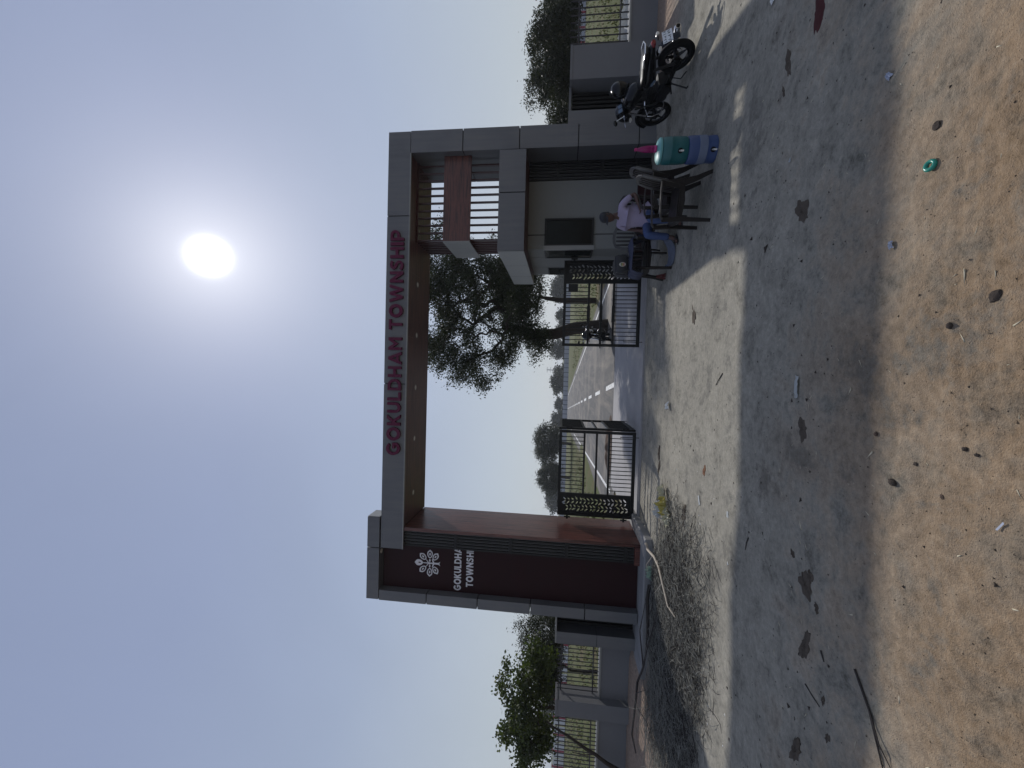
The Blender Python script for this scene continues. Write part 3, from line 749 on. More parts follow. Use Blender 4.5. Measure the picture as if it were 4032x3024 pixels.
lbox('low_wall', -6.735, -5.477, 8.68, 8.93, -0.2, 0.755, M['paint_grey']); lbox('coping', -6.733, -5.479, 8.66, 8.95, 0.757, 0.79, M['acp_pale_lit'])  # sunlit top of the wall put into the coping's paler colour
lbox('pier', -7.075, -6.737, 8.50, 8.98, -0.2, 1.64, M['paint_grey']); lbox('pier_cap', -7.085, -6.727, 8.49, 8.99, 1.642, 1.69, M['paint_grey'])
lbox('low_wall', -9.4, -7.077, 8.68, 8.93, -0.2, 0.765, M['paint_grey']); lbox('coping', -9.398, -7.079, 8.66, 8.95, 0.767, 0.80, M['acp_pale_lit'])  # coping coloured paler for the sun on it
lbox('pier', -9.74, -9.402, 8.50, 8.98, -0.2, 1.64, M['paint_grey']); lbox('low_wall', -14, -9.742, 8.68, 8.93, -0.2, 0.765, M['paint_grey'])
railing('dark bar railing between the slim pier and the first broad pier left of the arch', -6.735, -5.477, 8.8, 0.79, 1.665, 0.088, .007, (0.91, 1.585), 0)
railing('dark bar railing beyond the broad pier at the far left, crossed by a leaning trunk', -9.4, -7.077, 8.8, 0.80, 1.675, 0.088, .007, (0.92, 1.60), 0)
# right wing
rw = thing('boundary_wall', 'grey boundary wall with broad pier to the right of the arch', 'wall', (6.5, 8.4, 0))
def rbox(name, x0, x1, y0, y1, z0, z1, mat, bev=0.0): return box(name, x0 - 6.5, x1 - 6.5, y0 - 8.4, y1 - 8.4, z0, z1, mat, rw, bev)
rbox('pier', 4.926, 5.19, 8.20, 8.60, -0.05, 1.775, M['acp'])
rbox('recess_panel', 5.192, 5.74, 8.50, 8.52, -0.05, 1.70, M['joint']); rbox('lintel', 5.192, 5.718, 8.30, 8.62, 1.725, 1.77, M['acp'])
for i in range(6): rbox('slat', 5.215 + .083 * i, 5.262 + .083 * i, 8.44, 8.498, 0.02, 1.70, M['black_dusty'])
rbox('pier', 5.72, 6.365, 8.10, 8.60, -0.05, 1.715, M['paint_grey']); rbox('pier_cap', 5.714, 6.373, 8.09, 8.61, 1.717, 1.765, M['paint_grey'])
rbox('low_wall', 6.367, 9.6, 8.42, 8.66, -0.2, 0.60, M['paint_grey']); rbox('coping', 6.369, 9.598, 8.40, 8.68, 0.602, 0.635, M['acp_pale_lit'])  # sun on the wall top put into the coping colour
rbox('pier', 9.602, 10.2, 8.10, 8.60, -0.05, 1.715, M['paint_grey'])
railing('dark bar railing right of the broad pier behind the motorcycle', 6.37, 9.6, 8.52, 0.635, 1.78, 0.142, .009, (0.80, 1.615), 1)
# the right wall goes on past the picture's edge
rbox('low_wall', 10.202, 24, 8.42, 8.66, -0.2, 0.60, M['paint_grey']); rbox('coping', 10.204, 24, 8.40, 8.68, 0.602, 0.635, M['acp_pale_lit'])  # coping keeps the paler, sunlit colour
for x in (13.4, 17.2, 21.0): rbox('pier', x, x + .6, 8.10, 8.398, -0.05, 1.715, M['paint_grey'])

# ================================================================== TREES
M['bark'] = plain('bark', (0.045, 0.036, 0.029), 0.9, 0, 0.45, 5, 0.8, 22, 0.2)
M['leaf_neem'] = leaf_mat('leaf_neem', (0.034, 0.043, 0.016), 0.22)
M['leaf_bush'] = leaf_mat('leaf_bush', (0.06, 0.078, 0.022), 0.38)
M['leaf_thorn'] = leaf_mat('leaf_thorn', (0.036, 0.041, 0.021), 0.2)
M['leaf_far'] = leaf_mat('leaf_far', (0.034, 0.04, 0.019), 0.2)

def leaf_cloud(pts, rad, per, size, mat, seed, droop=0.3, aspect=0.5, name='crown'):
    """many small leaf faces scattered round the given twig ends"""
    r_ = np.random.default_rng(seed); pts = np.asarray(pts, float); rad = np.broadcast_to(np.asarray(rad, float), (len(pts),))
    n = len(pts) * per
    c = np.repeat(pts, per, 0) + r_.normal(size=(n, 3)) * np.repeat(rad, per)[:, None] * np.array([0.62, 0.62, 0.5])
    d = r_.normal(size=(n, 3)); d[:, 2] -= droop; d /= np.linalg.norm(d, axis=1, keepdims=True)
    e = np.cross(d, r_.normal(size=(n, 3))); e /= np.linalg.norm(e, axis=1, keepdims=True) + 1e-9
    s = size * r_.uniform(0.55, 1.35, (n, 1)); w = s * aspect
    v = np.stack([c, c + d * s * 0.5 + e * w * 0.5, c + d * s, c + d * s * 0.5 - e * w * 0.5], 1).reshape(-1, 3)
    me_ = bpy.data.meshes.new(name); me_.vertices.add(len(v)); me_.vertices.foreach_set('co', v.astype(np.float32).ravel())
    q = np.arange(len(v), dtype=np.int32); me_.loops.add(len(q)); me_.loops.foreach_set('vertex_index', q)
    me_.polygons.add(n); me_.polygons.foreach_set('loop_start', np.arange(0, len(q), 4, dtype=np.int32)); me_.update(calc_edges=True)
    me_.materials.append(mat); return me_

def grow(roots, targets, r_tip=0.012, seed=0, wig=0.12, nseg=3, expo=0.52):
    """join every twig end to the nearest limb so branches fork outwards; returns a branch mesh"""
    rd = random.Random(seed)
    nodes = [Vector(p) for p in roots]; parent = [i - 1 for i in range(len(roots))]
    o = Vector(roots[-1]); tg = sorted([Vector(t) for t in targets], key=lambda t: (t - o).length)
    for t in tg:
        best, bi = 1e9, 0
        for i, p in enumerate(nodes):
            if i < max(0, len(roots) // 3): continue
            d = (t - p).length
            if (p - o).length > (t - o).length + 0.15 and i >= len(roots): d *= 2.5
            if d < best: best, bi = d, i
        a = nodes[bi]; prev = bi
        for k in range(1, nseg + 1):
            f = k / nseg; q = a.lerp(t, f)
            if k < nseg: q = q + Vector((rd.uniform(-1, 1), rd.uniform(-1, 1), rd.uniform(-0.3, 1.0))) * wig * best
            nodes.append(q); parent.append(prev); prev = len(nodes) - 1
    load = [0] * len(nodes); has = [False] * len(nodes)
    for i in range(len(nodes) - 1, 0, -1):
        if load[i] == 0: load[i] = 1
        load[parent[i]] += load[i]
    m = MB()
    for i in range(len(roots), len(nodes)):
        a, b = nodes[parent[i]], nodes[i]
        ra = min(r_tip * load[parent[i]] ** expo, r_tip * (load[i] * 1.6) ** expo); rb = r_tip * load[i] ** expo
        m.tube([a, b], [ra, rb], 5 if load[i] > 4 else 3, False)
    return m, nodes

def crown_points(n, center, radii, seed, shell=0.35, keep=None):
    r_ = np.random.default_rng(seed); out = []
    while len(out) < n:
        p = r_.normal(size=3); p /= np.linalg.norm(p); p *= (shell + (1 - shell) * r_.random()) ** 0.6 * r_.uniform(0.75, 1.08)
        q = np.array(center) + p * np.array(radii)
        if keep is None or keep(q): out.append(q)
    return np.array(out)

def tree(name, label, base, trunk, trunk_r, targets, leaf_rad, per, leaf, mat, seed, r_tip=0.012, group=None, droop=0.3, cat='tree', aspect=0.5, n_t=9):
    t = thing(name, label, cat, base, 0, group); b = Vector(base)
    L = lambda p: Vector(p) - b
    m, nodes = grow([L(p) for p in trunk], [L(p) for p in targets], r_tip, seed)
    pts = [L(p) for p in trunk]
    m.tube(pts, trunk_r, n_t, True)
    m.build('trunk', M['bark'], t, True, fix=False)
    cl = [L(p) for p in targets]
    link('crown', leaf_cloud(cl, leaf_rad, per, leaf, mat, seed + 1, droop, aspect), t)
    return t

# the big shade tree behind the right leaf of the gate, just past the parked motorcycle
big = []; KS = 0.62
def S_(p): return (p[0] * KS, p[1] * KS, 1.75 + (p[2] - 1.75) * KS)
def addc(n, c, r_, seed, shell=0.3): big.extend([S_(q) for q in crown_points(n, c, r_, seed, shell).tolist()])
addc(110, (5.6, 27.5, 7.6), (3.4, 3.4, 3.2), 1); addc(80, (3.6, 26.5, 10.2), (3.6, 3.0, 2.0), 2); addc(34, (1.6, 26.5, 8.6), (2.4, 2.4, 2.4), 3)
addc(22, (0.2, 26, 7.2), (1.5, 1.8, 2.0), 4); addc(22, (1.9, 26, 5.6), (1.7, 1.6, 1.5), 5); addc(80, (6.6, 28, 5.0), (2.6, 2.6, 2.0), 6); addc(26, (4.4, 26, 4.6), (2.2, 1.6, 1.2), 7)
addc(60, (7.5, 28, 10.0), (3.0, 2.5, 2.2), 8); addc(20, (2.4, 26, 3.6), (1.5, 1.2, 0.8), 9)
tr_ = [S_(q) for q in [(3.15, 27, 1.0), (2.75, 27, 2.3), (2.7, 27, 3.6), (2.95, 27, 4.6), (3.2, 27, 5.6)]]
tree('shade_tree', 'large dark spreading tree standing behind the right gate leaf', (2.03, 16.75, 0.0),
     [(2.06, 16.75, -.1), (2.02, 16.75, .5)] + tr_, [0.30, 0.265, 0.25, 0.225, 0.21, 0.21, 0.17],
     big, 0.30, 215, 0.088, M['leaf_neem'], 21, 0.012, droop=0.5)
# second trunk to its right
tg = crown_points(70, (4.6, 23.5, 4.2), (2.1, 1.6, 1.6), 31, 0.3).tolist()
tree('shade_tree', 'smaller tree with straight trunk behind the leafy panel of the right gate leaf', (4.2, 23.0, 0.0),
     [(4.2, 23, -.1), (4.22, 23, 0.9), (4.2, 23, 1.8), (4.35, 23.1, 2.8)], [0.17, 0.15, 0.14, 0.11], tg, 0.42, 150, 0.11, M['leaf_neem'], 33, 0.014, droop=0.5)
# leafy tree behind the left wall
kp = lambda q: q[2] > 1.72
lt = crown_points(40, (-10.05, 12.3, 2.55), (1.6, 0.9, 0.95), 41, 0.3, kp).tolist() + crown_points(20, (-8.95, 12.2, 2.32), (0.95, 0.65, 0.62), 43, 0.3, kp).tolist() + crown_points(18, (-11.3, 12.4, 2.34), (1.0, 0.65, 0.72), 44, 0.3, kp).tolist()
tree('leafy_tree', 'bright green broad-leaved tree behind the left boundary wall', (-10.0, 12.3, 0.0),
     [(-10.0, 12.3, -0.1), (-9.95, 12.3, 0.7), (-10.05, 12.3, 1.3), (-10.0, 12.3, 1.8)], [0.09, 0.075, 0.065, 0.055],
     lt, 0.235, 130, 0.11, M['leaf_bush'], 47, 0.006, droop=0.5, aspect=0.6, n_t=7)
lb = thing('leaning_trunk', 'thin dark crooked trunk leaning on the far left railing', 'dead trunk', (-8.07, 8.45, 0.19)); lbp = Vector((-8.07, 8.45, 0.19))
MB().tube([Vector(q) - lbp for q in [(-8.09, 8.42, 0.12), (-7.92, 8.47, 0.59), (-7.80, 8.52, 0.84), (-7.73, 8.56, 1.06), (-7.60, 8.62, 1.36), (-7.5, 8.70, 1.70), (-7.46, 8.78, 1.86)]], [0.05, 0.038, 0.033, 0.03, 0.026, 0.02, 0.010], 8).build('trunk', M['bark'], lb, True)
MB().tube([Vector(q) - lbp for q in [(-7.80, 8.52, 0.84), (-7.92, 8.6, 1.05), (-7.95, 8.66, 1.3)]], [0.016, 0.012, 0.006], 6).build('twig', M['bark'], lb, True)
# thorny bush trees behind the walls
def thorn(label, base, h, rx, n, seed, per=70, leaf=0.05, mat='leaf_thorn', lr=0.22):
    b = np.array(base); tg = crown_points(n, b + [0, 0, h * 0.66], (rx, rx * .8, h * 0.36), seed, 0.25, lambda q: q[2] > 1.62)
    return tree('thorn_tree', label, tuple(base), [tuple(b + [0, 0, -.1]), tuple(b + [.03, 0, h * .14]), tuple(b + [-.04, .02, h * .30])], [h * .03, h * .026, h * .02], tg.tolist(), lr, per, leaf, M[mat], seed + 3, 0.006, 'thorny trees behind the walls', 0.55, 'tree', 0.35, 7)
thorn('feathery thorn tree behind the broad pier on the right', (11.2, 15.0, 0), 3.45, 1.85, 150, 51, 200, 0.10, lr=0.25)
thorn('dense thorn tree behind the railing at the right edge, below a house', (14.2, 15.6, 0), 2.8, 1.7, 120, 55, 210, 0.10, lr=0.28)
thorn('small thorn bush just right of the arch above the wing wall', (10.0, 16.5, 0), 2.45, 1.1, 80, 59, 170, 0.09, lr=0.2)
thorn('greyish thorn tree behind the slim pier left of the arch', (-9.7, 15.0, 0), 3.1, 1.25, 80, 61, 140, 0.085, lr=0.24)
thorn('dark thorn bush between the grey thorn tree and the leafy tree', (-10.0, 14.0, 0), 2.45, 1.1, 70, 64, 150, 0.085, lr=0.26)
# mid-distance pair left of the road
def round_tree(label, base, h, rx, n, seed, leaf=0.26, per=130):
    b = np.array(base); tg = crown_points(n, b + [0, 0, h * 0.62], (rx, rx, h * 0.37), seed, 0.4)
    return tree('field_tree', label, tuple(base), [tuple(b + [0, 0, -.2]), tuple(b + [.1, 0, h * .2]), tuple(b + [0, 0, h * .34])], [h * .04, h * .032, h * .026], tg.tolist(), rx * 0.18, per, leaf, M['leaf_far'], seed + 2, 0.03, 'trees in the field left of the road', 0.0, 'tree', 0.4, 7)
round_tree('taller round-headed tree standing above the folded gate leaf', (-10.4, 64, 0), 6.1, 3.2, 120, 71)
round_tree('lower round tree directly left of the taller round-headed tree', (-16.2, 66, 0), 5.2, 2.8, 100, 74)
# tree line beyond the far wall
def far_proto(seed, h, rx):
    tg = crown_points(44, (0, 0, h * .5), (rx, rx * .8, h * .45), seed, 0.3)
    me_ = leaf_cloud(tg, rx * 0.22, 75, 0.7, M['leaf_far'], seed, 0.0, 0.6)
    tr = MB(); m, _ = grow([Vector((0, 0, -.3)), Vector((0, 0, h * .15)), Vector((0, 0, h * .25))], [Vector(p) for p in tg], 0.05, seed); m.tube([(0, 0, -.3), (0, 0, h * .28)], [h * .04, h * .03], 6)
    return me_, m.mesh('trunk', M['bark'], True, False)
protos = [far_proto(81, 7.0, 5.0), far_proto(84, 5.2, 4.6), far_proto(87, 8.5, 5.2)]
rdm = random.Random(4); k = 0
for xx in np.arange(-125, 130, 6.4):
    x = xx + rdm.uniform(-2.5, 2.5); yy = 150 + rdm.uniform(-14, 22); p = protos[rdm.choice([0, 1, 1, 2])]; s = rdm.uniform(0.65, 1.0)
    t = thing('distant_tree', 'hazy dark tree in the line beyond the far boundary wall', 'tree', (x, yy, 0), rdm.uniform(0, 6.28), 'tree line beyond the far wall'); t.scale = (s * rdm.uniform(.9, 1.2), s, s)
    link('crown', p[0], t); link('trunk', p[1], t)

# grass in the field and along the road, too much to count
def grass(name, label, n, region, h, mat, seed):
    r_ = np.random.default_rng(seed); P = region(r_, n); n = len(P)
    a = r_.uniform(0, 6.28, n); hh = h * r_.uniform(0.4, 1.4, n) * (1 + P[:, 1] * 0.012); w = hh * 0.35
    dx, dy = np.cos(a) * w, np.sin(a) * w; lx, ly = r_.normal(0, .35, (2, n)) * hh
    z = gz(P[:, 0], P[:, 1]) - 0.01
    v = np.stack([np.stack([P[:, 0] - dx, P[:, 1] - dy, z], -1), np.stack([P[:, 0] + dx, P[:, 1] + dy, z], -1), np.stack([P[:, 0] + lx + dx * .6, P[:, 1] + ly, z + hh], -1), np.stack([P[:, 0] + lx - dx * .5, P[:, 1] + ly, z + hh * .8], -1)], 1).reshape(-1, 3)
    me_ = bpy.data.meshes.new(name); me_.vertices.add(len(v)); me_.vertices.foreach_set('co', v.astype(np.float32).ravel())
    q = np.arange(len(v), dtype=np.int32); me_.loops.add(len(q)); me_.loops.foreach_set('vertex_index', q)
    me_.polygons.add(n); me_.polygons.foreach_set('loop_start', np.arange(0, len(q), 4, dtype=np.int32)); me_.update(calc_edges=True)
    me_.materials.append(mat); o = link(name, me_); return tag(o, label, 'grass', None, 'stuff')
M['grass'] = leaf_mat('field_grass', (0.10, 0.10, 0.045), 0.25)
def reg(r_, n):
    y = 11.5 + 55 * r_.random(n) ** 1.6; x = (r_.random(n) - .5) * 2 * (y * 0.98 + 3)
    off = np.abs(x - 1.2 + 0.09 * y); k_ = (off > 4.9) & (fbm(x * .35, y * .35, 3) > -0.22); return np.stack([x, y], -1)[k_]
grass('grass', 'dry yellow-green field grass beyond the boundary walls', 26000, reg, 0.075, M['grass'], 91)

# ================================================================== FAR WALLS, POSTS, POWER POLES, HOUSE
M['far_wall'] = plain('far_wall', (0.34, 0.35, 0.40), 0.8, 0, 0.1, 0.6)
M['white_wall'] = plain('white_wall', (0.60, 0.60, 0.62), 0.75, 0, 0.1, 0.5)
M['red_post'] = plain('red_post', (0.30, 0.022, 0.05), 0.6, 0, 0.15, 3)
def far_wall(label, p0, p1, n, h, pm, sm, pw=0.16, rise=0.06, every=1):
    p0, p1 = Vector(p0), Vector(p1); d = (p1 - p0); L = d.length / n; ang = math.atan2(d.y, d.x)
    w = thing('far_boundary_wall', label, 'wall', p0, ang)
    pm_ = MB().box(pw / 2 + .004, L - pw / 2 - .004, -.04, .04, -.2, h).mesh('panel', pm); sm_ = MB().box(-pw / 2, pw / 2, -.09, .09, -.2, h + rise).mesh('post', sm)
    for i in range(n):
        a = link('panel', pm_, w); a.location = (i * L, 0, 0)
        if i % every == 0: b = link('post', sm_, w); b.location = (i * L, 0, 0)
    return w
far_wall('blue-grey panel wall running across the far end of the road', (-62, 113.5, 0), (34, 113, 0), 76, 1.25, M['far_wall'], M['joint'], 0.12, 0.02)
far_wall('white field wall with red posts seen through the left railing', (-60, 58, 0), (-24, 48, 0), 24, 1.45, M['white_wall'], M['red_post'], 0.32, 0.12, 2)
far_wall('pale field wall with red posts seen through the right railing', (36, 58, 0), (64, 53.5, 0), 16, 1.35, M['far_wall'], M['red_post'], 0.26, 0.14, 1)
M['pole'] = plain('galvanised_pole', (0.25, 0.26, 0.27), 0.6, 0.3)
def power_pole(label, x, y, h):
    p = thing('power_pole', label, 'power pole', (x, y, 0), R(8), 'power poles on the horizon'); m = MB()
    for sx in (-1, 1):
        for sy in (-1, 1): m.tube([(sx * .9, sy * .9, 0), (sx * .3, sy * .3, h)], .14, 4)
    k_ = 7
    for i in range(k_):
        z0, z1 = h * i / k_, h * (i + 1) / k_; w0, w1 = .9 - .6 * i / k_, .9 - .6 * (i + 1) / k_
        m.tube([(-w0, -w0, z0), (w1, -w1, z1)], .07, 3); m.tube([(w0, -w0, z0), (-w1, -w1, z1)], .07, 3)
    m.build('mast', M['pole'], p, fix=False)
    for z in (h * .78, h * .97):
        MB().box(-2.6, 2.6, -.18, .18, z - .18, z + .18).build('crossarm', M['pole'], p)
        for x_ in (-2.5, 2.5): MB().tube([(x_, 0, z - .2), (x_, 0, z - .9)], .12, 5).build('insulator', M['pole'], p)
    return p
power_pole('faint lattice power pole above the far wall, right of the road', 6.2, 400, 16.5)
power_pole('faint lattice power pole near the timber-faced pillar', -120, 400, 15.0)
hs = thing('house', 'flat-roofed grey two-storey house behind the thorn trees at the right', 'house', (57, 62, 0))
box('wall', -6, 8, 0, 9, -.2, 5.55, M['far_wall'], hs); box('roof', -6.6, 8.6, -0.6, 9.4, 5.552, 6.0, M['paint_grey'], hs); box('floor_band', -6.15, 8.15, -.15, -.003, 2.8, 3.1, M['paint_grey'], hs)
for x in (-4.6, -1.6, 1.6, 4.8):
    for z in (0.9, 3.8):
        w_ = box('window', x - .6, x + .6, -.05, -.004, z, z + 1.3, M['black_dusty'], hs); box('pane', x - .52, x + .52, -.056, -.0505, z + .08, z + 1.22, M['dark_glass'], w_)
# heap of earth on the road edge
def mound(name, label, cat, c, rx, ry, h, mat, seed, n=40, rough=.35, kind=None):
    g = np.linspace(-1, 1, n); A, B = np.meshgrid(g, g); d = np.sqrt(A ** 2 + B ** 2)
    Z = h * np.clip(1 - d ** 2, 0, 1) * (1 + rough * 2 * fbm(A * 3 + seed, B * 3 + seed, 4)) - 0.02 * (d > 0.97)
    m = MB(); m.v = [(rx * a, ry * b, z - 0.006) for a, b, z in zip(A.ravel(), B.ravel(), Z.ravel())]
    for j in range(n - 1):
        for i in range(n - 1):
            if d[j, i] < 1.02: q = j * n + i; m.f.append((q, q + 1, q + n + 1, q + n))
    o = m.build(name, mat, None, True, fix=False); o.location = (c[0], c[1], gzf(c[0], c[1]) if len(c) < 3 else c[2]); return tag(o, label, cat, None, kind)
M['earth'] = plain('dark_earth', (0.105, 0.075, 0.058), 0.95, 0, 0.4, 6, 0.9, 40, 0.1, 'World')
mound('earth_heap', 'long low heap of brown earth on the road behind the left gate leaf', 'earth heap', (-2.4, 14.6, 0.012), 1.15, 0.55, 0.16, M['earth'], 5)
# crumpled sheets; the white one behind the right railing stands in for sunlit ground
def sheet(name, label, cat, c, w, d, h, mat, seed, n=26, rz=0.0, scale=5.0, drop=0.0):
    g = np.linspace(-1, 1, n); A, B = np.meshgrid(g, g)
    Z = h * (0.5 + np.abs(fbm(A * scale + seed, B * scale + seed * 2, 4)) * 1.6) * (1 - 0.55 * (A ** 2 + B ** 2) / 2) - drop * (A ** 2 + B ** 2)
    edge = 1 + 0.22 * fbm(np.arctan2(B, A) * 1.5 + seed, A * 0 + 3, 3)
    m = MB(); m.v = [(w / 2 * a * e, d / 2 * b * e, max(z, 0.004)) for a, b, z, e in zip(A.ravel(), B.ravel(), Z.ravel(), edge.ravel())]
    for j in range(n - 1):
        for i in range(n - 1): q = j * n + i; m.f.append((q, q + 1, q + n + 1, q + n))
    o = m.build(name, mat, None, False, fix=False); o.location = c; o.rotation_euler = (0, 0, rz); return tag(o, label, cat)
def plastic(name, col, trans=0.25, rough=0.3):
    t = NT(name); n = t.noise(t.coord(), 30, 4, 0.7)
    t.set(t.ramp(n, [(0.3, scl(col, .7)), (0.7, col)]), rough, 0, 0.5)
    tr = t.n('ShaderNodeBsdfTranslucent'); tr.inputs[0].default_value = c4(col); ms = t.n('ShaderNodeMixShader'); ms.inputs[0].default_value = trans
    t.l(t.b.outputs[0], ms.inputs[1]); t.l(tr.outputs[0], ms.inputs[2]); t.l(ms.outputs[0], t.out.inputs[0]); return t.m
M['white_plastic'] = plastic('white_plastic', (0.62, 0.62, 0.60))
sheet('sunlit_ground_sheet', 'crumpled white sheet added in place of sunlit ground behind the right railing', 'sunlit ground stand-in', (8.0, 9.35, 0.42), 2.6, 0.7, 0.22, M['white_plastic'], 8, 40)
box('rubble_bank', 6.6, 9.6, 8.98, 9.9, -0.1, 0.44, M['earth']).name = 'earth_bank'
tag(bpy.data.objects['earth_bank'], 'low bank of earth under the added white sheet behind the right railing', 'earth bank')

# ================================================================== HAZE
hz = MB().box(-1500, 1500, -120, 1500, -3.0, 19.0).build('haze', None); tag(hz, 'thin even haze lying over the whole place', 'haze', None, 'stuff')
hm = bpy.data.materials.new('haze'); hm.use_nodes = True; hm.node_tree.nodes.clear()
ho = hm.node_tree.nodes.new('ShaderNodeOutputMaterial'); hv = hm.node_tree.nodes.new('ShaderNodeVolumePrincipled')
hv.inputs['Color'].default_value = (0.86, 0.9, 0.97, 1); hv.inputs['Density'].default_value = 0.0006; hv.inputs['Anisotropy'].default_value = 0.35
hm.node_tree.links.new(hv.outputs[0], ho.inputs['Volume']); hz.data.materials.append(hm)

# ================================================================== MOTORCYCLE
M['tyre'] = plain('tyre_rubber', (0.010, 0.010, 0.010), 0.75, 0, 0.4, 14, 0.3, 80, 0.15)
M['gloss_black'] = plain('gloss_black', (0.006, 0.006, 0.0065), 0.14, 0, 0.2, 6, 0, 60, 0.28)
M['seat'] = plain('black_vinyl', (0.009, 0.009, 0.01), 0.4, 0, 0.25, 9, 0.15, 120, 0.25)
M['engine'] = plain('engine_metal', (0.011, 0.011, 0.012), 0.55, 0.0, 0.35, 10, spec=0.25)
M['tail_red'] = plain('tail_lamp_red', (0.16, 0.012, 0.014), 0.18)
M['lens'] = plain('clear_lens', (0.55, 0.52, 0.47), 0.2)
M['plate'] = plain('number_plate', (0.60, 0.62, 0.64), 0.4)
M['sky_blue_glass'] = plain('instrument_glass', (0.10, 0.14, 0.19), 0.12, 0, 0.4, 20)  # sky reflection in the dials put into a blue colour; badge shares it

def wheel(parent, name, c, rad, tw, spoke_n=5):
    w = MB().torus(rad - tw, tw, 36, 10, None, 0.85).build(name, M['tyre'], parent, True); w.location = c
    rim = MB(); rim.torus(rad - tw * 1.95, 0.018, 36, 8, None, 1.7); rim.build('rim', M['gloss_black'], w, True)
    for i in range(spoke_n):
        a = 2 * math.pi * i / spoke_n + .3
        for s in (-1, 1):
            MB().tube([(s * .012, math.cos(a - s * .1) * .045, math.sin(a - s * .1) * .045), (s * .006, math.cos(a + s * .05) * (rad - tw * 1.9), math.sin(a + s * .05) * (rad - tw * 1.9))], [.018, .011], 5).build('spoke', M['gloss_black'], w)
    MB().tube([(-.06, 0, 0), (.06, 0, 0)], .052, 14).build('hub', M['engine'], w, True)
    MB().torus(.10, .007, 26, 6, Matrix.Translation((.05, 0, 0))).build('brake_disc', M['steel'], w, True)
    return w

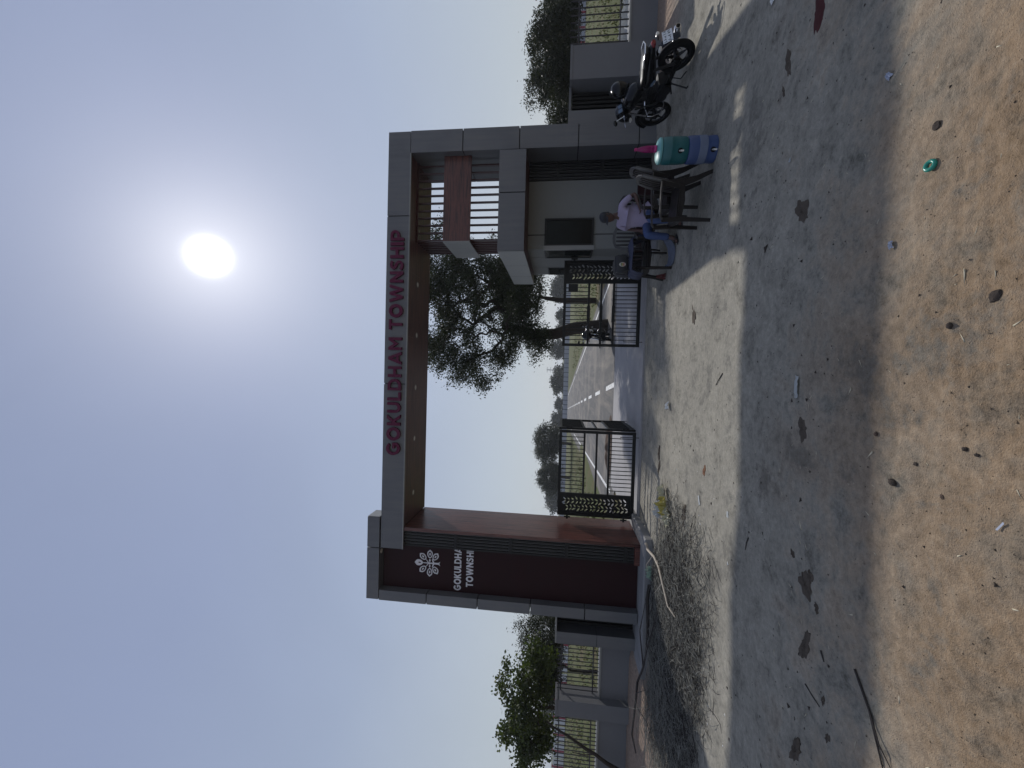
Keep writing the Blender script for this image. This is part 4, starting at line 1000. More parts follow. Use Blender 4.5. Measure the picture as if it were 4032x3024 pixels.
def motorcycle(label, loc, rz, lean, s=0.86, detail=True):
    """rear axle at y=0, front at y=1.28; +Y is forward, +X its right side"""
    b = thing('motorcycle', label, 'motorcycle', loc, rz); b.rotation_euler = (0, lean, rz); b.scale = (s, s, s)
    rr = 0.305
    wheel(b, 'rear_wheel', (0, 0, rr), rr, .058); wheel(b, 'front_wheel', (0, 1.28, rr), rr, .048)
    X, Z_ = (1, 0, 0), (0, 0, 1)
    # tank, seat, tail
    MB().loft([((0, .50, .80), .07, .06, X, Z_), ((0, .56, .84), .12, .11, X, Z_), ((0, .70, .88), .155, .135, X, Z_), ((0, .86, .91), .16, .13, X, Z_), ((0, .97, .90), .12, .10, X, Z_), ((0, 1.02, .87), .05, .06, X, Z_)], 18, True, 2.6).build('fuel_tank', M['gloss_black'], b, True)
    MB().tube([(0, .82, 1.03), (0, .82, 1.052)], .035, 14).build('fuel_cap', M['steel'], b, True)
    MB().loft([((0, -.20, .86), .075, .03, X, Z_), ((0, -.12, .865), .115, .05, X, Z_), ((0, .08, .835), .125, .05, X, Z_), ((0, .25, .80), .12, .048, X, Z_), ((0, .42, .79), .12, .05, X, Z_), ((0, .56, .82), .08, .045, X, Z_)], 16, True, 3.2).build('seat', M['seat'], b, True)
    MB().loft([((0, -.30, .78), .05, .035, X, Z_), ((0, -.18, .77), .095, .06, X, Z_), ((0, .05, .73), .12, .075, X, Z_), ((0, .32, .68), .125, .10, X, Z_), ((0, .50, .66), .10, .09, X, Z_)], 16, True, 2.8).build('tail_fairing', M['gloss_black'], b, True)
    MB().loft([((0, -.335, .775), .04, .03, X, Z_), ((0, -.30, .775), .062, .042, X, Z_), ((0, -.27, .775), .06, .04, X, Z_)], 12).build('tail_lamp', M['tail_red'], b, True)
    gr_ = MB().tube([(-.11, .06, .85), (-.13, -.10, .90), (-.11, -.25, .91), (0, -.31, .91), (.11, -.25, .91), (.13, -.10, .90), (.11, .06, .85)], .012, 7).build('grab_rail', M['steel'], b, True)
    # rear mudguard with number plate and lamps
    MB().loft([((0, -.10, .66), .06, .012, X, (0, .3, 1)), ((0, -.25, .62), .065, .012, X, (0, .5, .8)), ((0, -.36, .50), .065, .012, X, (0, .8, .6)), ((0, -.41, .38), .06, .010, X, (0, 1, .2))], 10).build('rear_mudguard', M['gloss_black'], b, True)
    pl_ = MB().cbox((0, -.395, .575), (.215, .006, .155), (R(-24), 0, 0)).build('number_plate', M['plate'], b)
    # two rows of dark characters, too small to read
    rp = random.Random(8); mt_ = Euler((R(-24), 0, 0)).to_matrix().to_4x4()
    ch = MB()
    for row in (0, 1):
        for k in range(5):
            x = -.082 + .041 * k; z = .033 - .066 * row
            for seg in range(3):
                if rp.random() < .8: ch.cbox(Vector((0, -.395, .575)) + mt_ @ Vector((x + rp.choice((-.009, 0, .009)), -.0048, z + rp.uniform(-.012, .012))), (.006, .002, .036) if rp.random() < .6 else (.022, .002, .006), mt_)
    ch.build('plate_characters', M['gloss_black'], pl_, fix=False)['kind'] = 'stuff'
    for sx in (-1, 1):
        MB().tube([(sx * .05, -.30, .69), (sx * .13, -.31, .69)], .011, 6).build('indicator_stalk', M['gloss_black'], b)
        MB().loft([((sx * .13, -.345, .69), .018, .02, X, Z_), ((sx * .15, -.33, .69), .035, .03, X, Z_), ((sx * .15, -.28, .69), .03, .025, X, Z_)], 10).build('indicator', M['lens'], b, True)
    # frame, engine, exhaust
    fr = MB(); 
    for sx in (-.09, .09):
        fr.tube([(sx, 0, rr), (sx, .45, .34), (sx, .62, .30)], .022, 6); fr.tube([(sx, -.15, .72), (sx, .35, .58), (sx, .58, .72), (sx * .5, 1.0, .82)], .018, 6); fr.tube([(sx, .98, .80), (sx, .90, .42), (sx, .70, .26), (sx, .45, .26)], .018, 6)
        fr.tube([(sx * 1.25, .02, rr + .02), (sx * 1.15, .12, .68)], .026, 8)
    fr.build('frame', M['black_dusty'], b, True, fix=False)
    en = MB().cbox((0, .60, .37), (.24, .34, .22)); en.cbox((0, .74, .52), (.17, .17, .20), (R(-20), 0, 0))
    for k in range(6): en.cbox((0, .70 + .008 * k, .45 + .028 * k), (.22, .22, .010), (R(-20), 0, 0))
    en.tube([(-.16, .56, .36), (.16, .56, .36)], .115, 16); en.tube([(-.15, .72, .36), (.15, .72, .36)], .085, 14)
    en.build('engine', M['engine'], b, False, fix=False, bevel=0.0)
    MB().tube([(.06, .86, .50), (.11, .92, .36), (.13, .80, .24), (.15, .45, .23), (.16, .30, .26)], .022, 8).build('exhaust_pipe', M['engine'], b, True)
    MB().tube([(.165, .34, .26), (.17, .22, .275), (.18, -.10, .325), (.185, -.36, .37), (.185, -.38, .372)], [.03, .052, .058, .056, .045], 14).build('silencer', M['steel'], b, True)
    MB().tube([(.185, -.381, .372), (.185, -.386, .373)], .032, 12).build('silencer_mouth', M['tyre'], b)
    ch_ = MB().loft([((-.11, -.05, rr), .018, .055, X, Z_), ((-.11, .25, rr + .01), .018, .05, X, Z_), ((-.11, .45, .34), .018, .06, X, Z_)], 10); ch_.build('chain_cover', M['gloss_black'], b, True)
    # forks, mudguard, headlamp fairing, handlebar
    for sx in (-.085, .085):
        MB().tube([(sx, 1.28, rr), (sx, 1.20, .52)], .03, 9).build('fork_leg', M['engine'], b, True); MB().tube([(sx, 1.20, .52), (sx, 1.03, .98)], .019, 8).build('fork_tube', M['steel'], b, True)
    mg = [(0, 1.28 + (rr + .03) * math.cos(R(a)), rr + (rr + .03) * math.sin(R(a))) for a in range(20, 175, 15)]
    MB().tube(mg, .062, 8, True, 0.25).build('front_mudguard', M['gloss_black'], b, True)
    MB().loft([((0, 1.02, 1.0), .14, .10, X, Z_), ((0, 1.10, .99), .165, .15, X, Z_), ((0, 1.20, .95), .15, .16, X, Z_), ((0, 1.29, .90), .10, .12, X, Z_), ((0, 1.32, .88), .05, .06, X, Z_)], 16, True, 2.4).build('headlamp_fairing', M['gloss_black'], b, True)
    cl = MB().cbox((0, 1.012, 1.055), (.215, .03, .125), (R(-38), 0, 0)).build('instrument_cluster', M['gloss_black'], b, bevel=0.01)
    mt2 = Euler((R(-38), 0, 0)).to_matrix().to_4x4()
    for x_, w_ in ((-.06, .075), (.03, .07)): MB().cbox(Vector((0, 1.012, 1.055)) + mt2 @ Vector((x_, -.0165, 0)), (w_, .004, .085), mt2).build('dial', M['sky_blue_glass'], cl, bevel=.0)
    MB().tube([(-.36, .84, 1.02), (-.30, .90, 1.03), (-.10, 1.0, 1.0), (.10, 1.0, 1.0), (.30, .90, 1.03), (.36, .84, 1.02)], .012, 8).build('handlebar', M['steel'], b, True)
    for sx in (-1, 1):
        MB().tube([(sx * .30, .90, 1.03), (sx * .39, .81, 1.015)], .018, 8).build('grip', M['tyre'], b, True)
        MB().tube([(sx * .22, .95, 1.03), (sx * .40, 1.04, 1.0)], .007, 5).build('lever', M['steel'], b)
        MB().tube([(sx * .24, .94, 1.03), (sx * .30, .97, 1.18)], .007, 6).build('mirror_stalk', M['steel'], b)
        MB().loft([((sx * .33, .975, 1.20), .03, .02, X, Z_), ((sx * .33, .985, 1.20), .065, .04, X, Z_), ((sx * .33, 1.01, 1.20), .045, .028, X, Z_)], 12).build('mirror', M['gloss_black'], b, True)
        MB().loft([((sx * .17, 1.10, .86), .018, .02, X, Z_), ((sx * .20, 1.11, .86), .032, .028, X, Z_), ((sx * .20, 1.15, .86), .026, .022, X, Z_)], 10).build('indicator', M['lens'], b, True)
        MB().tube([(sx * .12, .50, .26), (sx * .27, .50, .27)], .014, 6).build('footrest', M['tyre'], b)
        MB().tube([(sx * .12, .20, .36), (sx * .23, .18, .38)], .013, 6).build('footrest', M['tyre'], b)
    MB().tube([(.06, .98, .58), (-.10, .98, .60), (-.27, .98, .57), (-.30, .96, .50), (-.27, .93, .34), (-.14, .90, .27), (0, .90, .27)], .011, 8).build('leg_guard', M['steel'], b, True)
    MB().tube([(-.10, .45, .27), (-.30, .38, .035), (-.30, .34, .03)], .013, 6).build('side_stand', M['black_dusty'], b)
    MB().tube([(-.13, .30, .28), (-.26, .20, .20), (-.22, .10, .13)], .009, 6).build('brake_pedal', M['black_dusty'], b)
    MB().cbox((-.135, .36, .62), (.006, .13, .045), (R(20), 0, 0)).build('side_badge', M['sky_blue_glass'], b)
    return b
bike = motorcycle('black motorcycle parked on its side stand in front of the right boundary wall', (4.64, 6.20, 0.015), R(8.0), R(-8), 0.83)
bike.rotation_euler.x = R(3.2)
# helmet hung on its right handlebar
hm_ = thing('helmet', 'black helmet hung on the right handlebar of the parked motorcycle', 'helmet', (4.62, 6.86, 0.93), R(160)); hm_.rotation_euler = (R(12), R(-14), R(150))
sh = MB(); 
prof = []
for k in range(13):
    a = R(-50 + 140 * k / 12); prof.append((max(.135 * math.cos(a), .001), .15 * math.sin(a) + .03))
sh.lathe(prof, 22, Matrix.Diagonal((0.92, 1.12, 1.0, 1)), False); sh.build('shell', M['gloss_black'], hm_, True)
vz = MB()
for j, zz in enumerate((-.045, -.01, .035, .06)):
    for k in range(9):
        a = R(-155 + 130 * k / 8); f_ = [1.0, 1.03, 1.03, .96][j]; vz.v.append((.128 * f_ * math.cos(a), .158 * f_ * math.sin(a), zz + .03))
for j in range(3):
    for k in range(8): q = j * 9 + k; vz.f.append((q, q + 1, q + 10, q + 9))
vz.build('visor', M['dark_glass'], hm_, True, fix=False)
MB().tube([(-.09, -.06, -.08), (-.05, -.02, -.15), (.05, -.02, -.15), (.09, -.06, -.08)], .008, 5).build('chin_strap', M['tyre'], hm_)
MB().torus(.105, .014, 24, 6, Matrix.Translation((0, 0, -.08)) @ Matrix.Rotation(R(90), 4, 'Y')).build('rim_trim', M['tyre'], hm_, True)
# scooter-like motorcycle beyond the gate
far_bike = motorcycle('dusty motorcycle parked by the tree trunk behind the right gate leaf', (1.62, 15.75, 0.015), R(166), R(-7), 0.95)
M['jute'] = plain('faded_cloth', (0.20, 0.02, 0.045), 0.9, 0, 0.3, 9)
sheet('cloth_bundle', 'dark red cloth laid over the tank of the motorcycle beyond the gate', 'cloth', (1.44, 15.0, 0.80), .36, .5, .2, M['jute'], 12, 18, R(-14), 2.0, .14)

# ================================================================== WATER COOLERS AND BOTTLE
M['teal'] = plain('teal_plastic', (0.010, 0.095, 0.10), 0.45, 0, 0.12, 5)
M['blue'] = plain('blue_plastic', (0.038, 0.066, 0.165), 0.45, 0, 0.12, 5)
M['pale_blue'] = plain('pale_blue_band', (0.125, 0.15, 0.215), 0.5, 0, 0.15, 5)
M['mint'] = plain('mint_plastic', (0.11, 0.30, 0.29), 0.45)
M['pink'] = plastic('pink_plastic', (0.42, 0.03, 0.20), 0.5, 0.2); M['pink_cap'] = plain('pink_cap', (0.40, 0.02, 0.15), 0.35)
def cooler(label, loc, prof, mat, tap_z, rad, rz):
    c = thing('water_cooler', label, 'water cooler', loc, rz)
    MB().lathe(prof, 32).build('body', mat, c, True)
    MB().lathe([(.022, 0), (.03, .004), (.028, .012), (.0, .012)], 16, Matrix.Translation((0, -rad + .004, tap_z)) @ Matrix.Rotation(R(90), 4, 'X'), False).build('tap_collar', M['tyre'], c, True)
    MB().tube([(0, -rad, tap_z), (0, -rad - .045, tap_z), (0, -rad - .05, tap_z - .028)], .010, 8).build('tap', M['lens'], c, True)
    MB().cbox((0, -rad - .035, tap_z + .016), (.012, .03, .01)).build('tap_lever', M['white_plastic'], c)
    return c
JX, JY = 2.79, 5.27
JZ = gzf(JX, JY) - 0.003
c1 = cooler('blue water cooler with pale band, lower of the two stacked', (JX, JY, JZ), [(.005, 0), (.138, 0), (.15, .012), (.152, .055), (.146, .10), (.152, .118), (.156, .30), (.150, .332), (.140, .336), (.0, .336)], M['blue'], .065, .148, R(-28))
MB().lathe([(.1535, .125), (.1562, .128), (.1575, .215), (.155, .218)], 32, None, False).build('band', M['pale_blue'], c1, True)
c2 = cooler('teal water cooler standing on top of the blue one', (JX, JY, JZ + .337), [(.005, 0), (.135, 0), (.15, .02), (.154, .10), (.153, .19), (.156, .195), (.154, .205), (.152, .27), (.140, .295), (.128, .30), (.0, .30)], M['teal'], .10, .151, R(-28))
MB().lathe([(.142, .30), (.150, .305), (.147, .325), (.12, .345), (.05, .352), (.0, .353)], 32, None, False).build('lid', M['mint'], c2, True)
BZ = JZ + .337 + .353
bo = thing('drink_bottle', 'pink plastic bottle standing on the lid of the teal cooler', 'bottle', (JX + .02, JY - .02, BZ))
MB().lathe([(.005, .0), (.036, 0), (.040, .008), (.040, .03), (.037, .035), (.040, .04), (.040, .07), (.037, .075), (.040, .08), (.039, .13), (.028, .19), (.017, .225), (.016, .235), (.0, .235)], 20).build('body', M['pink'], bo, True)
MB().lathe([(.0, .2355), (.0185, .2355), (.0185, .262), (.0, .265)], 16, None, False).build('cap', M['pink_cap'], bo, True)
MB().lathe([(.041, .003), (.0415, .028), (.0405, .03)], 20, None, False).build('base_cup', M['pink_cap'], bo, True)

# ================================================================== PLASTIC CHAIRS
M['chair'] = plain('dark_brown_plastic', (0.016, 0.013, 0.012), 0.36, 0, 0.2, 6, spec=0.3)
M['chair_pale'] = plain('pale_grey_plastic', (0.04, 0.036, 0.034), 0.36, 0, 0.35, 9)  # paler grey for arms, back posts and top rail
def ribbon(m, pts, wdir, w, th):
    """a bent board: path points, width direction, width and thickness"""
    wv = Vector(wdir).normalized(); k = len(pts); o = len(m.v); ws = w if isinstance(w, (list, tuple)) else [w] * k
    for i, p in enumerate(pts):
        p = Vector(p); t = Vector(pts[min(i + 1, k - 1)]) - Vector(pts[max(i - 1, 0)]); t.normalize(); nrm = t.cross(wv).normalized()
        for a, b in ((-1, -1), (1, -1), (1, 1), (-1, 1)): m.v.append(tuple(p + wv * a * ws[i] / 2 + nrm * b * th / 2))
    for i in range(k - 1):
        for j in range(4): m.f.append((o + i * 4 + j, o + i * 4 + (j + 1) % 4, o + (i + 1) * 4 + (j + 1) % 4, o + (i + 1) * 4 + j))
    m.f.append((o, o + 1, o + 2, o + 3)); m.f.append((o + 4 * k - 1, o + 4 * k - 2, o + 4 * k - 3, o + 4 * k - 4)); return m
def chair(label, loc, rz, group='plastic armchairs by the guard room'):
    """moulded armchair, facing local -Y"""
    c = thing('plastic_chair', label, 'chair', loc, rz, group)
    m = MB()
    nseat = 9
    ribbon(m, [(0, -.22, .375), (0, -.20, .395), (0, -.08, .392), (0, .08, .38), (0, .19, .378)], (1, 0, 0), [.44, .45, .44, .42, .40], .014); m.build('seat', M['chair'], c, True)
    # backrest of upright slats between two posts
    for i in range(5):
        x = -.13 + .065 * i; s_ = MB(); ribbon(s_, [(x, .205, .40), (x * 1.02, .235, .55), (x * 1.05, .27, .70), (x * 1.06, .31, .82)], (1, 0, 0), [.03, .036, .036, .03], .010); s_.build('back_slat', M['chair'], c, True)
    for sx in (-1, 1):
        p = MB(); ribbon(p, [(sx * .185, .20, .39), (sx * .205, .235, .55), (sx * .20, .275, .70), (sx * .165, .32, .83)], (.9, .1, 0), [.055, .06, .055, .05], .018); p.build('back_post', M['chair_pale'], c, True)
        p = MB(); ribbon(p, [(sx * .225, .225, .60), (sx * .255, .10, .612), (sx * .262, -.10, .61), (sx * .255, -.20, .60), (sx * .25, -.235, .575)], (1, 0, 0), [.045, .055, .058, .056, .045], .016); p.build('armrest', M['chair_pale'], c, True)
        p = MB(); ribbon(p, [(sx * .25, -.235, .585), (sx * .245, -.225, .38), (sx * .255, -.245, .0)], (.35 * sx, 1, 0), [.05, .058, .042], .022); p.build('front_leg', M['chair'], c, True)
        p = MB(); ribbon(p, [(sx * .215, .215, .61), (sx * .205, .20, .39), (sx * .22, .25, .2), (sx * .245, .33, .0)], (.3 * sx, 1, 0), [.05, .105, .07, .045], .022); p.build('rear_leg', M['chair'], c, True)
        p = MB(); ribbon(p, [(sx * .225, -.22, .365), (sx * .222, 0, .345), (sx * .215, .20, .355)], (0, 0, 1), [.05, .07, .06], .014); p.build('side_apron', M['chair'], c, True)
    p = MB(); ribbon(p, [(-.17, .315, .82), (-.09, .335, .85), (0, .342, .86), (.09, .335, .85), (.17, .315, .82)], (0, .25, 1), [.045, .05, .052, .05, .045], .016); p.build('top_rail', M['chair_pale'], c, True)
    p = MB(); ribbon(p, [(-.23, -.225, .36), (0, -.228, .348), (.23, -.225, .36)], (0, 0, 1), [.05, .07, .05], .012); p.build('front_apron', M['chair'], c, True)
    return c
def gchair(label, x, y, deg): return chair(label, (x, y, gzf(x, y) + .001), R(deg))
gchair('brown plastic armchair nearest the water coolers, facing left', 2.27, 5.60, -99)
gchair('brown plastic armchair behind the nearest chair, facing left', 2.60, 6.06, -97)
gchair('brown plastic armchair the seated man sits on', 2.66, 6.98, -48)
gchair('brown plastic armchair with jeans and bag, beside the right gate leaf', 2.06, 7.36, 8)
gchair('dark plastic armchair between the seated man and the bag chair, mostly hidden', 2.52, 7.62, -20)

# ================================================================== SEATED MAN
M['skin'] = plain('brown_skin', (0.075, 0.036, 0.025), 0.55, 0, 0.12, 12)
M['shirt'] = plain('lilac_shirt', (0.31, 0.265, 0.36), 0.85, 0, 0.10, 7, 0.35, 26, 0.2)
M['jeans'] = plain('blue_jeans', (0.06, 0.085, 0.175), 0.9, 0, 0.22, 9, 0.4, 34, 0.2)
M['cap'] = plain('black_cap', (0.011, 0.012, 0.016), 0.7, 0, 0.3, 20)
M['hair'] = plain('black_hair', (0.008, 0.007, 0.006), 0.6)
M['sandal'] = plain('black_sandal', (0.012, 0.012, 0.014), 0.5)
def skinned(name, verts, edges, radii, mat, parent, sub=2, root=0):
    me_ = bpy.data.meshes.new(name); me_.from_pydata(verts, edges, []); ob = bpy.data.objects.new(name, me_); COL.objects.link(ob)
    md = ob.modifiers.new('skin', 'SKIN'); md.use_smooth_shade = True; md.branch_smoothing = 0.6
    if not me_.skin_vertices: 
        bm = bmesh.new(); bm.from_mesh(me_); bm.verts.layers.skin.verify(); bm.to_mesh(me_); bm.free()
    for i, r_ in enumerate(radii):
        sv = me_.skin_vertices[0].data[i]; sv.radius = r_ if isinstance(r_, tuple) else (r_, r_); sv.use_root = (i == root)
    sb = ob.modifiers.new('sub', 'SUBSURF'); sb.levels = sub; sb.render_levels = sub
    bpy.context.view_layer.update()
    out = bpy.data.meshes.new_from_object(ob.evaluated_get(bpy.context.evaluated_depsgraph_get())); out.name = name
    bpy.data.objects.remove(ob); bpy.data.meshes.remove(me_)
    out.materials.clear(); out.materials.append(mat); out.polygons.foreach_set('use_smooth', [True] * len(out.polygons))
    return link(name, out, parent)
class Sk:
    def __init__(s): s.v = []; s.e = []; s.r = []
    def add(s, p, r_, par=None):
        s.v.append(tuple(p)); s.r.append(r_); i = len(s.v) - 1
        if par is not None: s.e.append((par, i))
        return i
man = thing('person', 'man in lilac shirt, jeans and dark cap seated on a plastic chair', 'person', (2.66, 6.98, gzf(2.66, 6.98)), R(-50)); man.scale = (.90, .90, .90)
# joints (his left is +X, he faces -Y)
SHL, SHR = (.19, .03, .99), (-.19, .03, .99)
ELL, ELR = (.36, .13, .76), (-.27, .00, .74)
WRL, WRR = (.235, -.085, .685), (-.17, -.20, .60)
sk = Sk()
pel = sk.add((0, .03, .50), (.135, .11)); sp = sk.add((0, .05, .66), (.14, .115), pel); chs = sk.add((0, .04, .86), (.14, .10), sp); nb = sk.add((0, .03, 1.0), (.075, .07), chs); nk = sk.add((0, .01, 1.07), (.055, .055), nb); hd0 = sk.add((0, -.005, 1.13), (.06, .065), nk)
def arm(sh, el, wr, fingers):
    a = sk.add(sh, .055, chs); b = sk.add(Vector(sh).lerp(Vector(el), .5), .045, a); c = sk.add(el, .038, b); d = sk.add(Vector(el).lerp(Vector(wr), .45), .036, c); w = sk.add(wr, .025, d)
    dv = (Vector(wr) - Vector(el)).normalized(); sd = dv.cross(Vector((0, 0, 1))).normalized(); dn = sd.cross(dv)
    pm = sk.add(Vector(wr) + dv * .05, (.036, .018), w); out = []
    for i, (off, ln) in enumerate(((-.030, .062), (-.010, .075), (.010, .07), (.028, .055))):
        k1 = sk.add(Vector(wr) + dv * .085 + sd * off, .0095, pm); k2 = sk.add(Vector(wr) + dv * (.085 + ln * .5) + sd * off * 1.1 + dn * .008, .0085, k1); sk.add(Vector(wr) + dv * (.085 + ln * .8) + sd * off * 1.1 + dn * .028, .0075, k2)
    t1 = sk.add(Vector(wr) + dv * .035 - sd * .04 * fingers, .0105, w); sk.add(Vector(wr) + dv * .075 - sd * .055 * fingers + dn * .01, .009, t1)
arm(SHL, ELL, WRL, 1); arm(SHR, ELR, WRR, -1)
HPL, HPR = (.095, -.01, .47), (-.095, -.01, .47)
KNL, KNR = (.17, -.43, .50), (-.14, -.41, .51)
ANL, ANR = (.14, -.40, .095), (-.16, -.44, .095)
def leg(hp, kn, an):
    a = sk.add(hp, .085, pel); b = sk.add(Vector(hp).lerp(Vector(kn), .5), .07, a); c = sk.add(kn, .055, b); d = sk.add(Vector(kn).lerp(Vector(an), .4), .05, c); e = sk.add(an, .036, d)
    h_ = sk.add(Vector(an) + Vector((0, .02, -.055)), .03, e); f_ = sk.add(Vector(an) + Vector((0, -.09, -.055)), (.038, .024), e); sk.add(Vector(an) + Vector((0, -.165, -.068)), (.036, .016), f_)
leg(HPL, KNL, ANL); leg(HPR, KNR, ANR)
body = skinned('body', sk.v, sk.e, sk.r, M['skin'], man, 1, pel)
# head shaped from rings and joined to the body mesh
HC = Vector((0, -.02, 1.205)); HT = Euler((R(10), R(0), R(-14))).to_matrix()
hb = MB(); rows = [(-.118, .030, .040, -.035), (-.10, .052, .062, -.030), (-.07, .066, .083, -.014), (-.035, .072, .092, -.006), (0, .076, .098, 0), (.04, .078, .102, .004), (.08, .070, .093, .006), (.11, .048, .066, .006), (.125, .018, .025, .006)]
nh = 20
for z, rx, ry, oy in rows:
    for j in range(nh):
        a = 2 * math.pi * j / nh; x, y = rx * math.sin(a), -ry * math.cos(a) + oy
        front = math.cos(a)
        if front > .93 and -.05 < z < .02: y -= .022 * (1 - abs(z + .022) / .05)      # nose
        if .60 < front < .93 and -.01 < z < .03: y += .010                               # eye sockets
        if front > .85 and -.09 < z < -.055: y -= .006                                   # mouth
        if abs(abs(math.sin(a)) - 1) < .03 and -.03 < z < .03: x *= 1.16                   # ears
        hb.v.append(tuple(HC + HT @ Vector((x, y, z))))
for i in range(len(rows) - 1):
    for j in range(nh): hb.f.append((i * nh + j, i * nh + (j + 1) % nh, (i + 1) * nh + (j + 1) % nh, (i + 1) * nh + j))
hb.f.append(tuple(range(nh))); hb.f.append(tuple((len(rows) - 1) * nh + j for j in reversed(range(nh))))
hme = hb.mesh('head', M['skin'], True); bm = bmesh.new(); bm.from_mesh(body.data); bm.from_mesh(hme); bm.to_mesh(body.data); bm.free()
body.data.polygons.foreach_set('use_smooth', [True] * len(body.data.polygons))
def hl(p): return HC + HT @ Vector(p)
for sx in (-1, 1):
    MB().lathe([(.0, -.006), (.010, -.004), (.012, 0), (.010, .004), (.0, .006)], 10, Matrix.Translation(hl((sx * .030, -.086, .008))), False).build('eye', M['lens'], man, True)
    MB().tube([hl((sx * .014, -.096, .030)), hl((sx * .048, -.084, .028))], .005, 5).build('eyebrow', M['hair'], man)
MB().tube([hl((-.026, -.094, -.046)), hl((0, -.103, -.042)), hl((.026, -.094, -.046))], .006, 6).build('moustache', M['hair'], man)
MB().tube([hl((-.022, -.092, -.066)), hl((0, -.098, -.066)), hl((.022, -.092, -.066))], .004, 5).build('mouth', M['hair'], man)
hr = MB(); 
for z, k in ((-.03, 1.04), (.02, 1.06), (.05, 1.07)):
    for j in range(15):
        a = R(70 + 220 * j / 14); rx, ry = .077 * k, .100 * k; hr.v.append(tuple(hl((rx * math.sin(a), -ry * math.cos(a) + .003, z))))
for i in range(2):
    for j in range(14): hr.f.append((i * 15 + j, i * 15 + j + 1, (i + 1) * 15 + j + 1, (i + 1) * 15 + j))
hr.build('hair', M['hair'], man, True)
cp = MB(); 
for z, rx, ry in ((.038, .083, .108), (.075, .084, .108), (.11, .070, .090), (.132, .045, .058), (.142, .012, .016)):
    for j in range(20):
        a = 2 * math.pi * j / 20; cp.v.append(tuple(hl((rx * math.sin(a), -ry * math.cos(a) + .004, z))))
for i in range(4):
    for j in range(20): cp.f.append((i * 20 + j, i * 20 + (j + 1) % 20, (i + 1) * 20 + (j + 1) % 20, (i + 1) * 20 + j))
cp.f.append(tuple(80 + j for j in range(20)))
cpo = cp.build('cap', M['cap'], man, True)
bk = MB()
for k, (ext, dz) in enumerate(((0, 0), (.045, -.006), (.075, -.018))):
    for j in range(9):
        a = R(-62 + 124 * j / 8); bk.v.append(tuple(hl(((.083 + ext * .25) * math.sin(a), -(.106 + ext) * math.cos(a) + .004, .042 + dz - .012 * abs(math.sin(a))))))
for i in range(2):
    for j in range(8): q = i * 9 + j; bk.f.append((q, q + 1, q + 10, q + 9))
bk.build('cap_peak', M['cap'], cpo, True, fix=False)
# shirt over a round belly, short sleeves
s2 = Sk(); p0 = s2.add((0, -.02, .52), (.165, .15)); p1 = s2.add((0, -.045, .64), (.19, .185), p0); p2 = s2.add((0, -.005, .78), (.185, .15), p1); p3 = s2.add((0, .035, .93), (.165, .115), p2); p4 = s2.add((0, .03, 1.03), (.085, .075), p3)
for sh, el in ((SHL, ELL), (SHR, ELR)):
    a = s2.add(Vector(sh) + Vector((0, 0, -.005)), .075, p3); b = s2.add(Vector(sh).lerp(Vector(el), .45), .066, a); s2.add(Vector(sh).lerp(Vector(el), .82), .062, b)
skinned('shirt', s2.v, s2.e, s2.r, M['shirt'], man, 2, p1)
s3 = Sk(); q0 = s3.add((0, .03, .475), (.165, .12)); q1 = s3.add((0, .0, .56), (.155, .12), q0)
for hp, kn, an in ((HPL, KNL, ANL), (HPR, KNR, ANR)):
    a = s3.add(Vector(hp) + Vector((0, -.03, .0)), .10, q0); b = s3.add(Vector(hp).lerp(Vector(kn), .55), .09, a); c = s3.add(kn, .076, b); d = s3.add(Vector(kn).lerp(Vector(an), .45), .068, c); s3.add(Vector(kn).lerp(Vector(an), .93), .062, d)
skinned('trousers', s3.v, s3.e, s3.r, M['jeans'], man, 2, q0)
for an in (ANL, ANR):
    so = MB().loft([((an[0], an[1] + .06, .010), .032, .010, (1, 0, 0), (0, 0, 1)), ((an[0], an[1] + .02, .010), .040, .012, (1, 0, 0), (0, 0, 1)), ((an[0], an[1] - .10, .010), .047, .012, (1, 0, 0), (0, 0, 1)), ((an[0], an[1] - .19, .010), .040, .010, (1, 0, 0), (0, 0, 1))], 12).build('sandal', M['sandal'], man, True)
    MB().tube([(an[0] - .046, an[1] - .09, .015), (an[0] - .035, an[1] - .10, .058), (an[0] + .035, an[1] - .10, .058), (an[0] + .046, an[1] - .09, .015)], .012, 6).build('sandal_strap', M['sandal'], so)

# things on and around the bag chair
M['denim_cloth'] = plain('dark_denim', (0.045, 0.05, 0.085), 0.9, 0, 0.3, 9, 0.4, 30)
M['bag_black'] = plain('black_bag', (0.013, 0.013, 0.015), 0.6, 0, 0.3, 9)
def drape(name, label, cat, path, width, mat, wdir, seed, th=.012, fold=.012):
    m = MB(); k = len(path); n = 12; rd = random.Random(seed)
    ph = [rd.uniform(0, 6) for _ in range(3)]; wv = Vector(wdir)
    for i, p in enumerate(path):
        for j in range(n + 1):
            f = j / n - .5; w_ = fold * (math.sin(f * 19 + ph[0] + i * .4) + .6 * math.sin(f * 37 + ph[1]))
            t = Vector(path[min(i + 1, k - 1)]) - Vector(path[max(i - 1, 0)]); nr = t.cross(wv).normalized(); m.v.append(tuple(Vector(p) + wv * f * width * (1 + .06 * math.sin(i * 1.7 + seed)) + nr * w_))
    for i in range(k - 1):
        for j in range(n): q = i * (n + 1) + j; m.f.append((q, q + 1, q + n + 2, q + n + 1))
    o = m.build(name, mat, None, True, fix=False); so = o.modifiers.new('thick', 'SOLIDIFY'); so.thickness = th; return tag(o, label, cat)
drape('jeans', 'dark blue jeans draped over the arms of the chair beside the gate', 'jeans', [(2.40, 7.25, .42), (2.36, 7.26, .60), (2.32, 7.26, .66), (2.15, 7.24, .64), (1.95, 7.22, .655), (1.78, 7.20, .66), (1.74, 7.20, .58), (1.73, 7.20, .46)], .34, M['denim_cloth'], (-.1, 1, 0), 5)
